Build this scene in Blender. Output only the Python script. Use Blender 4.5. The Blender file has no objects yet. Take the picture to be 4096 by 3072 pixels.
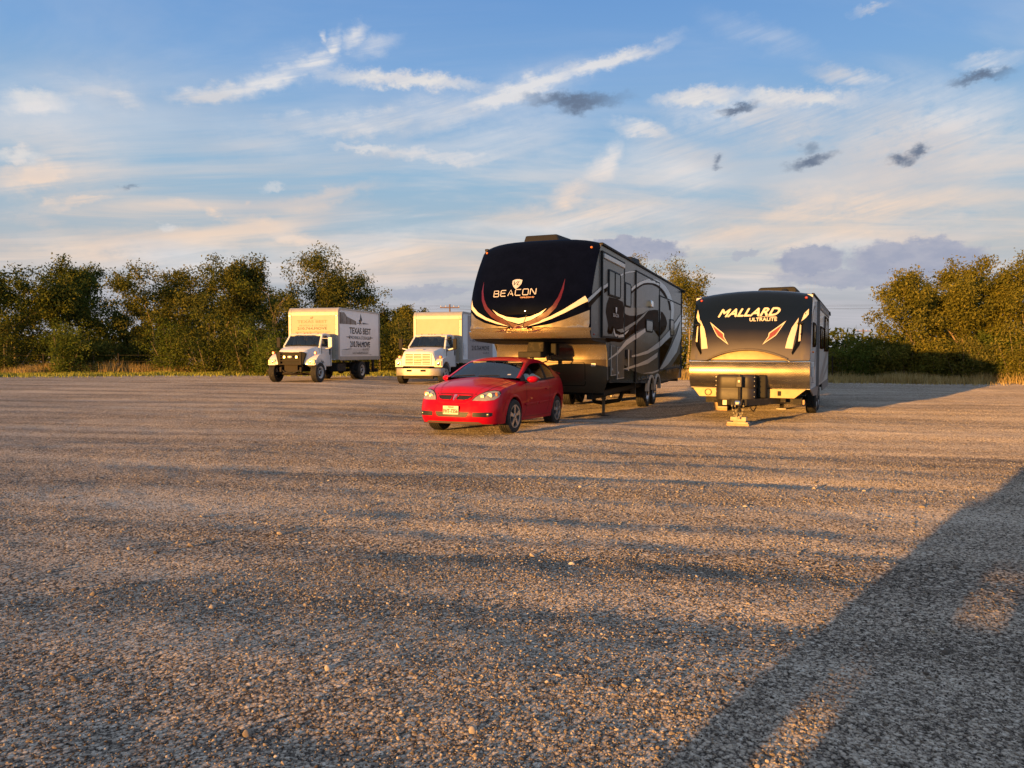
import bpy, bmesh, math, random
import numpy as np
from mathutils import Vector, Matrix
from mathutils.bvhtree import BVHTree
R = math.radians
sc = bpy.context.scene
COL = sc.collection

# ------------------------------------------------------------------ camera
cam_data = bpy.data.cameras.new('camera')
cam = bpy.data.objects.new('camera', cam_data)
COL.objects.link(cam)
sc.camera = cam
cam.location = (0, 0, 1.5)
cam.rotation_euler = (R(87.5), 0, 0)
cam_data.sensor_width = 36
cam_data.lens = 24.96
cam_data.clip_start = 0.05
cam_data.clip_end = 6000

# ------------------------------------------------------------------ exposure
sc.view_settings.view_transform = 'Standard'
sc.view_settings.look = 'None'
sc.view_settings.exposure = 0.95
sc.view_settings.gamma = 1.0
sc.view_settings.use_curve_mapping = False
sc.cycles.max_bounces = 8
sc.cycles.transparent_max_bounces = 16
sc.cycles.sample_clamp_indirect = 6
sc.cycles.caustics_reflective = False
sc.cycles.caustics_refractive = False

# ------------------------------------------------------------------ sun
SUN_EL = 3.9          # degrees above the horizon
SUN_AZ = 41.5         # shadows run this far right of straight ahead
sun_data = bpy.data.lights.new('sun', 'SUN')
sun = bpy.data.objects.new('sun', sun_data)
COL.objects.link(sun)
sun_data.energy = 5.0
sun_data.angle = R(0.53)
sun_data.color = (1.0, 0.47, 0.10)
_d = Vector((math.sin(R(SUN_AZ)) * math.cos(R(SUN_EL)), math.cos(R(SUN_AZ)) * math.cos(R(SUN_EL)), -math.sin(R(SUN_EL))))
sun.rotation_euler = _d.to_track_quat('-Z', 'Y').to_euler()
sun.location = (-60, -70, 30)

# ------------------------------------------------------------------ sky
world = bpy.data.worlds.new('World')
sc.world = world
world.use_nodes = True
WT = world.node_tree
WT.nodes.clear()


class X:
    """a shader value with arithmetic; W.tree is the tree it is built in"""
    tree = WT

    def __init__(s, sock):
        s.s = sock

    @staticmethod
    def put(inp, v):
        if isinstance(v, X):
            X.tree.links.new(v.s, inp)
        else:
            inp.default_value = v

    @staticmethod
    def math(op, *a, clamp=False):
        n = X.tree.nodes.new('ShaderNodeMath')
        n.operation = op
        n.use_clamp = clamp
        for i, v in enumerate(a):
            X.put(n.inputs[i], v)
        return X(n.outputs[0])

    @staticmethod
    def vec(op, *a, out=0):
        n = X.tree.nodes.new('ShaderNodeVectorMath')
        n.operation = op
        for i, v in enumerate(a):
            if op == 'SCALE' and i == 1:
                X.put(n.inputs['Scale'], v)
            else:
                X.put(n.inputs[i], v)
        return X(n.outputs[out])

    def __add__(s, o): return X.math('ADD', s, o)
    __radd__ = __add__
    def __sub__(s, o): return X.math('SUBTRACT', s, o)
    def __rsub__(s, o): return X.math('SUBTRACT', o, s)
    def __mul__(s, o): return X.math('MULTIPLY', s, o)
    __rmul__ = __mul__
    def __truediv__(s, o): return X.math('DIVIDE', s, o)
    def __rtruediv__(s, o): return X.math('DIVIDE', o, s)
    def max(s, o): return X.math('MAXIMUM', s, o)
    def min(s, o): return X.math('MINIMUM', s, o)
    def clamp(s): return X.math('ADD', s, 0.0, clamp=True)
    def pow(s, o): return X.math('POWER', s, o)


def xyz(x=0.0, y=0.0, z=0.0):
    n = X.tree.nodes.new('ShaderNodeCombineXYZ')
    for i, v in enumerate((x, y, z)):
        X.put(n.inputs[i], v)
    return X(n.outputs[0])


def sep(v):
    n = X.tree.nodes.new('ShaderNodeSeparateXYZ')
    X.put(n.inputs[0], v)
    return [X(o) for o in n.outputs]


def smooth(x, a, b, lo=0.0, hi=1.0, kind='SMOOTHSTEP'):
    n = X.tree.nodes.new('ShaderNodeMapRange')
    n.interpolation_type = kind
    X.put(n.inputs[0], x)
    for i, v in enumerate((a, b, lo, hi)):
        X.put(n.inputs[i + 1], v)
    return X(n.outputs[0])


def noise(v, scale, detail=3, rough=0.5, dist=0.0, color=False):
    n = X.tree.nodes.new('ShaderNodeTexNoise')
    X.put(n.inputs['Vector'], v)
    n.inputs['Scale'].default_value = scale
    n.inputs['Detail'].default_value = detail
    n.inputs['Roughness'].default_value = rough
    n.inputs['Distortion'].default_value = dist
    return X(n.outputs['Color' if color else 'Fac'])


def mix(f, a, b, mode='MIX'):
    n = X.tree.nodes.new('ShaderNodeMix')
    n.data_type = 'RGBA'
    n.blend_type = mode
    X.put(n.inputs[0], f)
    for i, v in ((6, a), (7, b)):
        if isinstance(v, X):
            X.put(n.inputs[i], v)
        else:
            n.inputs[i].default_value = (*v, 1) if len(v) == 3 else v
    return X(n.outputs[2])


def ramp(f, stops):
    n = X.tree.nodes.new('ShaderNodeValToRGB')
    X.put(n.inputs[0], f)
    e = n.color_ramp.elements
    while len(e) < len(stops):
        e.new(0.5)
    for el, (p, c) in zip(e, stops):
        el.position = p
        el.color = (*c, 1)
    return X(n.outputs[0])


def build_sky():
    X.tree = WT
    tc = WT.nodes.new('ShaderNodeTexCoord')
    d = X(tc.outputs['Generated'])
    dx, dy, dz = sep(d)
    deg = 180 / math.pi
    az = X.math('ARCTAN2', dx, dy) * deg               # 0 straight ahead, + to the right
    el = X.math('ARCSINE', dz.min(0.9999).max(-0.9999)) * deg
    ns = WT.nodes.new('ShaderNodeTexSky')
    ns.sky_type = 'NISHITA'
    ns.sun_disc = False
    ns.sun_elevation = R(SUN_EL)
    ns.sun_rotation = R(180 + SUN_AZ)
    ns.air_density = 1.0
    ns.dust_density = 0.8
    ns.ozone_density = 1.5
    nish = X(ns.outputs[0])
    # clear sky: blue overhead, paler and greener low down (values are for strength 0.12)
    g = smooth(el, -2, 90, kind='LINEAR')
    grad = ramp(g, [(0.0, (.38, .38, .42)), (0.06, (.38, .40, .46)), (0.11, (.36, .47, .56)), (0.17, (.30, .48, .66)),
                    (0.25, (.195, .385, .69)), (0.33, (.13, .30, .64)), (0.45, (.22, .33, .52)), (1.0, (.32, .37, .46))])
    grad = X.vec('SCALE', grad, 1 / 0.12)
    # the air glows round the low sun
    sd = (-math.sin(R(SUN_AZ)) * math.cos(R(SUN_EL)), -math.cos(R(SUN_AZ)) * math.cos(R(SUN_EL)), math.sin(R(SUN_EL)))
    near_sun = smooth(X.vec('DOT_PRODUCT', d, sd, out=1), .35, .97)
    base = mix(.90 - near_sun * .85, nish, grad)
    # warped angular coordinates for the cloud strokes
    P = xyz(az, el, 0.0)
    w1 = X.vec('SUBTRACT', noise(xyz(az, el * 1.8, 3.1), 0.16, 4, .55, color=True), (.5, .5, .5))
    w2 = X.vec('SUBTRACT', noise(xyz(az, el * 1.5, 8.7), 0.9, 5, .62, color=True), (.5, .5, .5))
    Pw = X.vec('ADD', X.vec('ADD', P, X.vec('SCALE', w1, 2.0)), X.vec('SCALE', w2, 1.4))
    Pp = X.vec('ADD', P, X.vec('SCALE', w2, 1.8))      # bumpier, for the puffs
    # streaky texture drawn out along the wind
    ca, sa = math.cos(R(14)), math.sin(R(14))
    us, vs = az * ca + el * sa, el * ca - az * sa
    streak = noise(xyz(us * 0.05, vs * 0.42, 0.0), 1.0, 6, .62, .6)
    streak2 = noise(xyz(us * 0.12, vs * 1.5, 4.0), 1.0, 5, .6, .4)
    fib = noise(xyz(us * .22, vs * 3.4, 9.0), 1.0, 4, .6, .5)
    tex = smooth(streak * .45 + streak2 * .33 + fib * .22, .35, .62)

    def stroke(c, p, k, edge=1.0):
        """one brush of cloud: azimuth, elevation, half length, half width, tilt, bend"""
        m = WT.nodes.new('ShaderNodeMapping')
        m.vector_type = 'TEXTURE'
        X.put(m.inputs[0], p)
        m.inputs[1].default_value = (c[0], c[1], 0)
        m.inputs[2].default_value = (0, 0, R(c[4]))
        m.inputs[3].default_value = (c[2], c[3], 1)
        q = X(m.outputs[0])
        if c[5]:
            u, v, _ = sep(q)
            q = xyz(u, X.math('MULTIPLY_ADD', X.math('MULTIPLY', u, u), -c[5], v), 0.0)
        return smooth(X.vec('LENGTH', q, out=1), 1.0, 1.0 - edge, 0.0, k)

    SOFT = SKY_STROKES_SOFT
    cov = None
    for c, k in SOFT:
        m = stroke((c[0], c[1], c[2] * 1.06, c[3] * 1.35, c[4], c[5] / 1.35), Pw, min(1.2, k * 1.2), 1.0)
        cov = m if cov is None else cov.max(m)
    cov = cov * (tex * .85 + .32)
    puff = None
    for c, k in SKY_STROKES_PUFF:
        m = stroke(c, Pp, k, .8)
        puff = m if puff is None else puff.max(m)
    # thin high veil everywhere, thicker towards the horizon
    q = 1.0 / (dz.max(0.0) + 0.10)
    veil = noise(xyz(dx * q * .45, dy * q * 1.2, 2.0), 1.3, 6, .6, .8)
    lowness = smooth(el, 26, 4)
    veil = smooth(veil, .38, .70) * (lowness * .72 + .12) + smooth(el, 14, 3) * .30 + smooth(el, 30, 52) * .30
    cov = (1.0 - (1.0 - cov.clamp()) * (1.0 - veil)) * (1.0 - near_sun * .8)
    warm = smooth(el, 17.0, 9.5) * smooth(el, 4.0, 7.0) * smooth(noise(xyz(az * .3, el * 1.4, 1.0), .16, 3, .5), .30, .55)
    ccol = mix(warm, (.74, .725, .73), (.88, .665, .51))
    ccol = mix(smooth(el, 6.5, 3.5) * .8, ccol, (.44, .43, .475))
    ccol = mix(smooth(noise(xyz(az, el * 3, 5.0), .07, 3, .5), .42, .66) * .5, ccol, (.46, .46, .50))
    ccol = X.vec('SCALE', ccol, 1 / .12)
    col = mix(cov * .92, base, ccol)
    pcol = mix(smooth(streak2, .35, .65), (.78, .74, .70), (.66, .65, .67))
    col = mix(puff.clamp() * .9, col, X.vec('SCALE', pcol, 1 / .12))
    # pale violet banks of cumulus low down, and small slate scraps higher up
    bank = None
    for c, k in SKY_BANKS:
        m = stroke(c, Pp, k, .3)
        bank = m if bank is None else bank.max(m)
    bk = mix(smooth(w2n(noise(xyz(az, el * 2, 2.0), .5, 4, .6)), .35, .65), (.335, .36, .46), (.40, .41, .49))
    col = mix(bank.clamp(), col, X.vec('SCALE', bk, 1 / .12))
    dark = None
    for c, k in SKY_SCRAPS:
        m = stroke((c[0], c[1], c[2] * 1.1, c[3] * 1.15, c[4], c[5] / 1.15), Pp, k, .95)
        dark = m if dark is None else dark.max(m)
    col = mix(dark.clamp() * .93, col, tuple(c / .12 for c in (.125, .165, .245)))
    bg = WT.nodes.new('ShaderNodeBackground')
    X.put(bg.inputs[0], col)
    bg.inputs[1].default_value = 0.066
    o = WT.nodes.new('ShaderNodeOutputWorld')
    WT.links.new(bg.outputs[0], o.inputs[0])
    world.cycles.sampling_method = 'MANUAL'
    world.cycles.sample_map_resolution = 512


def w2n(x):
    return x


# clouds as brushes: (azimuth, elevation, half length, half width, tilt in degrees, bend), density
SKY_STROKES_SOFT = [
    ( (-22.14, 18.35, 4.9, 0.76, 13.7, 0.36) , 1.0 ),
    ( (-18.7, 19.4, 5.14, 0.87, 21.0, 0.48) , 1.15 ),
    ( (-15.17, 21.17, 3.44, 0.83, 31.9, 0.42) , 1.15 ),
    ( (-13.75, 22.44, 1.44, 0.69, 58.7, 0.25) , 1.1 ),
    ( (-12.26, 23.05, 1.52, 0.76, 32.5, -0.14) , 0.8 ),
    ( (-14.49, 23.06, 0.71, 0.31, 93.9, 0.0) , 0.9 ),
    ( (-10.58, 22.69, 2.75, 0.76, 13.3, 0.18) , 0.4 ),
    ( (-15.82, 21.02, 3.94, 1.39, 15.3, 0.15) , 0.3 ),
    ( (-12.22, 17.32, 9.48, 0.97, 8.7, 0.29) , 1.1 ),
    ( (-5.96, 18.18, 7.4, 1.39, 9.1, 0.2) , 0.6 ),
    ( (0.38, 19.82, 9.09, 0.87, 15.0, 0.32) , 1.1 ),
    ( (7.59, 21.64, 6.82, 0.59, 13.9, 0.47) , 1.05 ),
    ( (1.67, 19.91, 6.43, 1.74, 17.1, 0.16) , 0.35 ),
    ( (-33.4, 16.08, 3.03, 0.83, 7.1, 0.0) , 0.85 ),
    ( (-29.37, 17.51, 3.37, 2.08, -15.8, 0.0) , 0.35 ),
    ( (-28.37, 17.23, 2.01, 0.63, -20.1, -0.44) , 0.7 ),
    ( (-30.13, 17.51, 4.13, 0.76, -2.9, -0.64) , 0.5 ),
    ( (-18.83, 15.52, 7.12, 1.39, 10.7, -0.15) , 0.35 ),
    ( (-0.54, 16.45, 8.74, 1.74, 9.9, 0.16) , 0.4 ),
    ( (-34.15, 12.76, 2.28, 0.56, 7.1, 0.0) , 0.8 ),
    ( (-33.26, 11.68, 4.24, 1.11, 17.4, 0.16) , 1.0 ),
    ( (-31.27, 12.92, 6.31, 3.13, -7.4, 0.0) , 0.45 ),
    ( (-31.12, 10.43, 3.17, 0.42, 15.8, -0.5) , 0.8 ),
    ( (-32.65, 10.18, 1.21, 0.35, 30.6, -0.3) , 0.6 ),
    ( (-33.97, 8.88, 2.84, 0.76, 0.5, 0.0) , 0.65 ),
    ( (-24.49, 10.81, 1.39, 0.35, -11.7, 0.0) , 0.6 ),
    ( (-22.43, 10.13, 1.06, 0.42, -42.3, 0.67) , 0.9 ),
    ( (-17.17, 8.89, 5.96, 0.63, -11.7, 0.33) , 0.9 ),
    ( (-20.32, 10.84, 0.52, 0.28, 29.0, 0.0) , 0.6 ),
    ( (-6.5, 15.21, 9.51, 0.49, -2.9, 0.43) , 0.75 ),
    ( (-14.25, 11.8, 6.63, 0.63, 15.2, 0.67) , 0.6 ),
    ( (10.76, 16.89, 4.17, 0.69, -16.9, -0.5) , 1.05 ),
    ( (4.71, 12.33, 2.89, 1.04, 31.6, 0.27) , 0.95 ),
    ( (7.42, 14.78, 2.71, 1.04, 48.0, 0.4) , 1.0 ),
    ( (13.18, 14.62, 6.1, 2.43, -15.5, -0.14) , 0.7 ),
    ( (19.57, 16.86, 10.02, 2.08, -6.7, 0.0) , 0.85 ),
    ( (29.2, 14.52, 9.36, 3.82, -6.8, 0.0) , 0.85 ),
    ( (25.3, 18.92, 4.04, 0.63, -16.7, -0.33) , 0.75 ),
    ( (26.26, 23.12, 1.64, 0.28, -2.8, 0.0) , 0.6 ),
    ( (8.53, 10.76, 13.95, 1.39, 0.8, -0.2) , 0.8 ),
    ( (25.94, 10.32, 13.07, 1.74, -1.9, 0.0) , 0.75 ),
    ( (20.57, 8.36, 19.16, 1.32, -2.4, 0.0) , 0.8 ),
    ( (-27.15, 6.95, 11.59, 2.08, -0.8, 0.0) , 0.8 ),
    ( (-11.22, 7.59, 11.49, 1.81, 3.9, -0.15) , 0.9 ),
    ( (32.49, 15.61, 4.62, 2.08, -11.3, 0.0) , 0.5 ),
    ( (33.55, 18.63, 2.7, 0.56, -4.5, 0.0) , 0.6 ),
    ( (19.11, 22.52, 5.96, 1.04, -22.6, -0.2) , 0.25 ),
]
# clouds as brushes: (azimuth, elevation, half length, half width, tilt in degrees, bend), density
SKY_STROKES_PUFF = [
    ( (-8.26, 20.44, 8.6, 0.83, -0.8, -0.25) , 1.0 ),
    ( (14.62, 18.98, 4.81, 0.9, -1.6, -0.31) , 1.0 ),
    ( (21.63, 18.19, 6.08, 0.83, -7.6, -0.17) , 1.0 ),
    ( (-33.42, 16.45, 2.46, 0.76, 8.7, 0.0) , 0.6 ),
    ( (-11.46, 15.58, 3.17, 0.49, 0.4, 0.21) , 0.7 ),
    ( (-18.46, 12.32, 1.21, 0.45, 9.2, 0.0) , 0.5 ),
    ( (-25.7, 8.9, 0.89, 0.45, -3.9, 0.0) , 0.6 ),
    ( (-34.42, 12.71, 1.99, 0.56, 9.3, 0.0) , 0.6 ),
]
# clouds as brushes: (azimuth, elevation, half length, half width, tilt in degrees, bend), density
SKY_BANKS = [
    ( (22.6, 6.79, 2.83, 1.39, 2.5, 0.0) , 1 ),
    ( (29.47, 6.61, 5.18, 1.6, -2.1, -0.3) , 1 ),
    ( (9.49, 8.22, 5.05, 1.04, -3.1, -0.47) , 1 ),
    ( (27.31, 5.22, 8.47, 0.83, -3.3, 0.0) , 0.8 ),
    ( (-6.68, 4.83, 3.91, 0.63, 4.7, 0.0) , 0.6 ),
    ( (18.15, 7.53, 1.04, 0.45, 7.2, 0.0) , 0.5 ),
]
# clouds as brushes: (azimuth, elevation, half length, half width, tilt in degrees, bend), density
SKY_SCRAPS = [
    ( (4.97, 19.17, 4.99, 0.69, -0.5, 0.5) , 1 ),
    ( (5.18, 18.93, 2.14, 0.9, 1.3, 0.0) , 1 ),
    ( (17.42, 17.89, 1.89, 0.42, 8.1, 0.17) , 1 ),
    ( (22.63, 13.77, 2.08, 0.52, 9.2, 0.27) , 1 ),
    ( (22.5, 14.67, 0.88, 0.56, 2.2, 0.0) , 0.55 ),
    ( (28.51, 13.3, 1.11, 0.56, 0.0, 0.0) , 1 ),
    ( (29.42, 13.73, 0.79, 0.56, 28.6, 0.0) , 1 ),
    ( (32.89, 17.84, 2.23, 0.49, 1.9, -0.29) , 1 ),
    ( (15.95, 14.41, 0.65, 0.49, 54.5, 0.0) , 0.85 ),
    ( (-28.06, 11.55, 0.78, 0.28, 6.0, 0.0) , 0.6 ),
]
build_sky()

# ------------------------------------------------------------------ materials
def new_mat(name):
    m = bpy.data.materials.new(name)
    m.use_nodes = True
    nt = m.node_tree
    nt.nodes.clear()
    out = nt.nodes.new('ShaderNodeOutputMaterial')
    X.tree = nt
    return m, nt, out


def obj_co(kind='Object'):
    return X(X.tree.nodes.new('ShaderNodeTexCoord').outputs[kind])


def bump(h, strength=0.3, dist=0.01):
    n = X.tree.nodes.new('ShaderNodeBump')
    n.inputs['Strength'].default_value = strength
    n.inputs['Distance'].default_value = dist
    X.put(n.inputs['Height'], h)
    return X(n.outputs[0])


def principled(nt, out, col, rough=.5, metal=0.0, coat=0.0, coat_r=.05, spec=.5, normal=None, **kw):
    b = nt.nodes.new('ShaderNodeBsdfPrincipled')
    for k, v in (('Base Color', col), ('Roughness', rough), ('Metallic', metal), ('Coat Weight', coat),
                 ('Coat Roughness', coat_r), ('Specular IOR Level', spec)):
        if isinstance(v, X):
            X.put(b.inputs[k], v)
        elif k == 'Base Color':
            b.inputs[k].default_value = (*v, 1)
        else:
            b.inputs[k].default_value = v
    for k, v in kw.items():
        b.inputs[k].default_value = v
    if normal is not None:
        X.put(b.inputs['Normal'], normal)
    nt.links.new(b.outputs[0], out.inputs[0])
    return b


def mat(name, col, rough=.5, metal=0.0, coat=0.0, var=.12, scale=3.0, bmp=0.0, bscale=60.0, dirt=0.0, spec=.5, coat_r=.04):
    """a plain coloured surface with a little uneven wear, grime and grain"""
    m, nt, out = new_mat(name)
    co = obj_co()
    n1 = noise(co, scale, 5, .6)
    n2 = noise(co, scale * 7, 4, .6)
    f = smooth(n1 * .6 + n2 * .4, .3, .7)
    c = mix(f, tuple(v * (1 - var) for v in col), tuple(min(1, v * (1 + var)) for v in col))
    if dirt:
        dm = smooth(noise(co, scale * 1.7, 6, .68), .52, .74) * dirt
        c = mix(dm, c, (.16, .13, .10))
    r = n2 * .12 + (rough - .06)
    nrm = bump(noise(co, bscale, 3, .6), bmp, .004) if bmp else None
    principled(nt, out, c, r, metal, coat, coat_r, spec, nrm)
    return m


def glass_mat(name, tint=(.35, .40, .42), gloss=.02, refl=1.1):
    m, nt, out = new_mat(name)
    fr = nt.nodes.new('ShaderNodeFresnel')
    fr.inputs[0].default_value = 1.55
    t = nt.nodes.new('ShaderNodeBsdfTransparent')
    t.inputs[0].default_value = (*tint, 1)
    g = nt.nodes.new('ShaderNodeBsdfGlossy')
    g.inputs['Roughness'].default_value = gloss
    mx = nt.nodes.new('ShaderNodeMixShader')
    f = X(fr.outputs[0]) * refl + .01
    X.put(mx.inputs[0], f.clamp())
    nt.links.new(t.outputs[0], mx.inputs[1])
    nt.links.new(g.outputs[0], mx.inputs[2])
    nt.links.new(mx.outputs[0], out.inputs[0])
    return m


M = {}
M['black'] = mat('black_plastic', (.018, .018, .018), .72, bmp=.1, spec=.3)
M['rubber'] = mat('tyre_rubber', (.022, .021, .020), .8, var=.3, scale=9, bmp=.3, dirt=.5)
M['dark_metal'] = mat('dark_steel', (.030, .028, .027), .7, .1, spec=.3, bmp=.2, dirt=.5, scale=6)
M['steel'] = mat('worn_steel', (.16, .15, .14), .5, .7, var=.2, dirt=.3, scale=8)
M['alloy'] = mat('silver_alloy', (.55, .55, .56), .30, .85, dirt=.12)
M['chrome'] = mat('bright_chrome', (.75, .75, .76), .12, 1.0)
M['white'] = mat('white_truck_paint', (.72, .72, .71), .36, coat=.3, var=.04, dirt=.16, scale=2)
M['wheelwhite'] = mat('white_steel_wheel', (.62, .60, .57), .5, var=.15, dirt=.5, scale=8)
M['glass'] = glass_mat('clear_windscreen_glass', (.86, .88, .86))
M['tint'] = glass_mat('dark_tinted_glass', (.05, .05, .05))
M['cartint'] = glass_mat('blue_tinted_glass', (.62, .70, .74), refl=1.3)
M['amber'] = mat('amber_lens', (.80, .22, .03), .2, coat=.6)
M['redlens'] = mat('red_lens', (.45, .05, .04), .2, coat=.6)
M['lens'] = mat('clear_headlamp', (.38, .33, .25), .2, .15, coat=.8, var=.25, scale=22)
M['seat'] = mat('grey_upholstery', (.16, .15, .14), .85, bmp=.2)
M['tan'] = mat('tan_cab_trim', (.42, .34, .22), .8)
M['wood'] = mat('pine_block', (.52, .36, .20), .75, var=.25, scale=14, bmp=.4, dirt=.15)
M['inkblack'] = mat('black_lettering', (.020, .020, .022), .5, var=.3, scale=10)


# ------------------------------------------------------------------ mesh helpers
class MB:
    def __init__(s):
        s.v, s.f = [], []

    def add(s, v, f):
        o = len(s.v)
        s.v += [tuple(p) for p in v]
        s.f += [tuple(i + o for i in q) for q in f]
        return s

    def box(s, x0, x1, y0, y1, z0, z1):
        v = [(x, y, z) for z in (z0, z1) for y in (y0, y1) for x in (x0, x1)]
        return s.add(v, [(0, 2, 3, 1), (4, 5, 7, 6), (0, 1, 5, 4), (2, 6, 7, 3), (0, 4, 6, 2), (1, 3, 7, 5)])

    def hexa(s, lo, hi):
        """eight corners: lower ring of four, upper ring of four"""
        return s.add(list(lo) + list(hi), [(3, 2, 1, 0), (4, 5, 6, 7)] + [(i, (i + 1) % 4, 4 + (i + 1) % 4, 4 + i) for i in range(4)])

    def prism(s, poly, axis, a0, a1):
        """poly of 2-D points extruded along an axis: x->(y,z), y->(x,z), z->(x,y)"""
        n = len(poly)

        def put(p, a):
            return {'x': (a, p[0], p[1]), 'y': (p[0], a, p[1]), 'z': (p[0], p[1], a)}[axis]
        v = [put(p, a0) for p in poly] + [put(p, a1) for p in poly]
        f = [tuple(range(n))[::-1], tuple(range(n, 2 * n))]
        f += [(i, (i + 1) % n, n + (i + 1) % n, n + i) for i in range(n)]
        return s.add(v, f)

    def tube(s, p0, p1, r0, r1=None, n=8, cap=True):
        r1 = r0 if r1 is None else r1
        p0, p1 = Vector(p0), Vector(p1)
        d = (p1 - p0).normalized()
        a = d.orthogonal().normalized()
        b = d.cross(a)
        v = []
        for p, r in ((p0, r0), (p1, r1)):
            v += [p + (a * math.cos(t) + b * math.sin(t)) * r for t in [2 * math.pi * i / n for i in range(n)]]
        f = [(i, (i + 1) % n, n + (i + 1) % n, n + i) for i in range(n)]
        if cap:
            f += [tuple(range(n))[::-1], tuple(range(n, 2 * n))]
        return s.add(v, f)

    def path(s, pts, r, n=6):
        for a, b in zip(pts[:-1], pts[1:]):
            s.tube(a, b, r, n=n)
        return s

    def lathe(s, prof, c, axis='x', n=32, sign=1):
        """prof: (radius, offset along axis)"""
        v, f = [], []
        for r, h in prof:
            for i in range(n):
                t = 2 * math.pi * i / n
                a, b = r * math.cos(t), r * math.sin(t)
                h2 = h * sign
                v.append({'x': (c[0] + h2, c[1] + a, c[2] + b), 'y': (c[0] + a, c[1] + h2, c[2] + b), 'z': (c[0] + a, c[1] + b, c[2] + h2)}[axis])
        for k in range(len(prof) - 1):
            for i in range(n):
                j = (i + 1) % n
                f.append((k * n + i, k * n + j, (k + 1) * n + j, (k + 1) * n + i))
        return s.add(v, f)

    def loft(s, rings, closed=True, caps=True):
        n = len(rings[0])
        v = [p for r in rings for p in r]
        f = []
        for k in range(len(rings) - 1):
            for i in range(n if closed else n - 1):
                j = (i + 1) % n
                f.append((k * n + i, k * n + j, (k + 1) * n + j, (k + 1) * n + i))
        if caps:
            f += [tuple(range(n))[::-1], tuple(range((len(rings) - 1) * n, len(rings) * n))]
        return s.add(v, f)

    def ball(s, c, r, n=10):
        k = n // 2
        prof = [(math.sin(math.pi * i / k), -math.cos(math.pi * i / k)) for i in range(k + 1)]
        r = r if isinstance(r, tuple) else (r, r, r)
        v, f = [], []
        for a, h in prof:
            for i in range(n):
                t = 2 * math.pi * i / n
                v.append((c[0] + r[0] * a * math.cos(t), c[1] + r[1] * a * math.sin(t), c[2] + r[2] * h))
        for q in range(k):
            for i in range(n):
                j = (i + 1) % n
                f.append((q * n + i, q * n + j, (q + 1) * n + j, (q + 1) * n + i))
        return s.add(v, f)

    def mesh(s, name, smooth_angle=None):
        me = bpy.data.meshes.new(name)
        me.from_pydata(s.v, [], s.f)
        bm = bmesh.new()
        bm.from_mesh(me)
        bmesh.ops.remove_doubles(bm, verts=bm.verts, dist=1e-5)
        bmesh.ops.recalc_face_normals(bm, faces=bm.faces)
        bm.to_mesh(me)
        bm.free()
        if smooth_angle:
            me.polygons.foreach_set('use_smooth', [True] * len(me.polygons))
            me.set_sharp_from_angle(angle=R(smooth_angle))
        return me

    def build(s, name, m, parent=None, sm=None, bevel=0.0, seg=2):
        me = s.mesh(name, sm if sm else (40 if bevel else None))
        me.materials.append(M[m] if isinstance(m, str) else m)
        return link(name, me, parent, bevel, seg)


def link(name, me, parent=None, bevel=0.0, seg=2):
    o = bpy.data.objects.new(name, me)
    COL.objects.link(o)
    o.parent = parent
    if bevel:
        b = o.modifiers.new('bevel', 'BEVEL')
        b.width = bevel
        b.segments = seg
        b.limit_method = 'ANGLE'
        b.angle_limit = R(35)
    return o


def thing(name, label, cat, loc=(0, 0, 0), rz=0.0, group=None):
    o = bpy.data.objects.new(name, None)
    COL.objects.link(o)
    o.location = loc
    o.rotation_euler = (0, 0, rz)
    o.empty_display_size = .3
    return tag(o, label, cat, group)


def tag(o, label=None, cat=None, group=None, kind=None):
    for k, v in (('label', label), ('category', cat), ('group', group), ('kind', kind)):
        if v:
            o[k] = v
    return o


def bvh_of(*objs):
    """BVH of meshes in their thing's own space"""
    vs, fs = [], []
    for o in objs:
        off = len(vs)
        vs += [v.co.copy() for v in o.data.vertices]
        fs += [tuple(i + off for i in p.vertices) for p in o.data.polygons]
    return BVHTree.FromPolygons(vs, fs)


def cast(bv, axis, sign, a, b):
    """hit of a ray fired inwards along axis; (a,b) are the other two coordinates"""
    far = 30 * sign
    if axis == 'y':
        o, d = Vector((a, far, b)), Vector((0, -sign, 0))
    elif axis == 'x':
        o, d = Vector((far, a, b)), Vector((-sign, 0, 0))
    else:
        o, d = Vector((a, b, far)), Vector((0, 0, -sign))
    h = bv.ray_cast(o, d)
    if h[0] is None:
        n = bv.find_nearest(Vector((a, -1, b)) if axis == 'y' else Vector((1.3 * sign, a, b)) if axis == 'x' else Vector((a, b, 3)))
        return n[0]
    return h[0]


def drape(me, bv, axis, sign, off):
    """lay a flat mesh drawn in (a,b,0) on a surface, 'off' proud of it"""
    for v in me.vertices:
        h = cast(bv, axis, sign, v.co.x, v.co.y)
        p = Vector(h)
        k = off + v.co.z
        if axis == 'y':
            p = Vector((v.co.x, h.y + k * sign, v.co.y))
        elif axis == 'x':
            p = Vector((h.x + k * sign, v.co.x, v.co.y))
        else:
            p = Vector((v.co.x, v.co.y, h.z + k * sign))
        v.co = p
    me.update()


def poly_mesh(name, polys, cut=.12):
    """flat polygons in (a,b,0), cut up finely enough to follow a curve"""
    bm = bmesh.new()
    for poly in polys:
        vs = [bm.verts.new((p[0], p[1], 0)) for p in poly]
        f = bm.faces.new(vs)
        bmesh.ops.triangulate(bm, faces=[f])
    for _ in range(5):
        ed = [e for e in bm.edges if e.calc_length() > cut]
        if not ed:
            break
        bmesh.ops.subdivide_edges(bm, edges=ed, cuts=1)
        bmesh.ops.triangulate(bm, faces=[f for f in bm.faces if len(f.verts) > 3])
    me = bpy.data.meshes.new(name)
    bm.to_mesh(me)
    bm.free()
    return me


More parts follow.
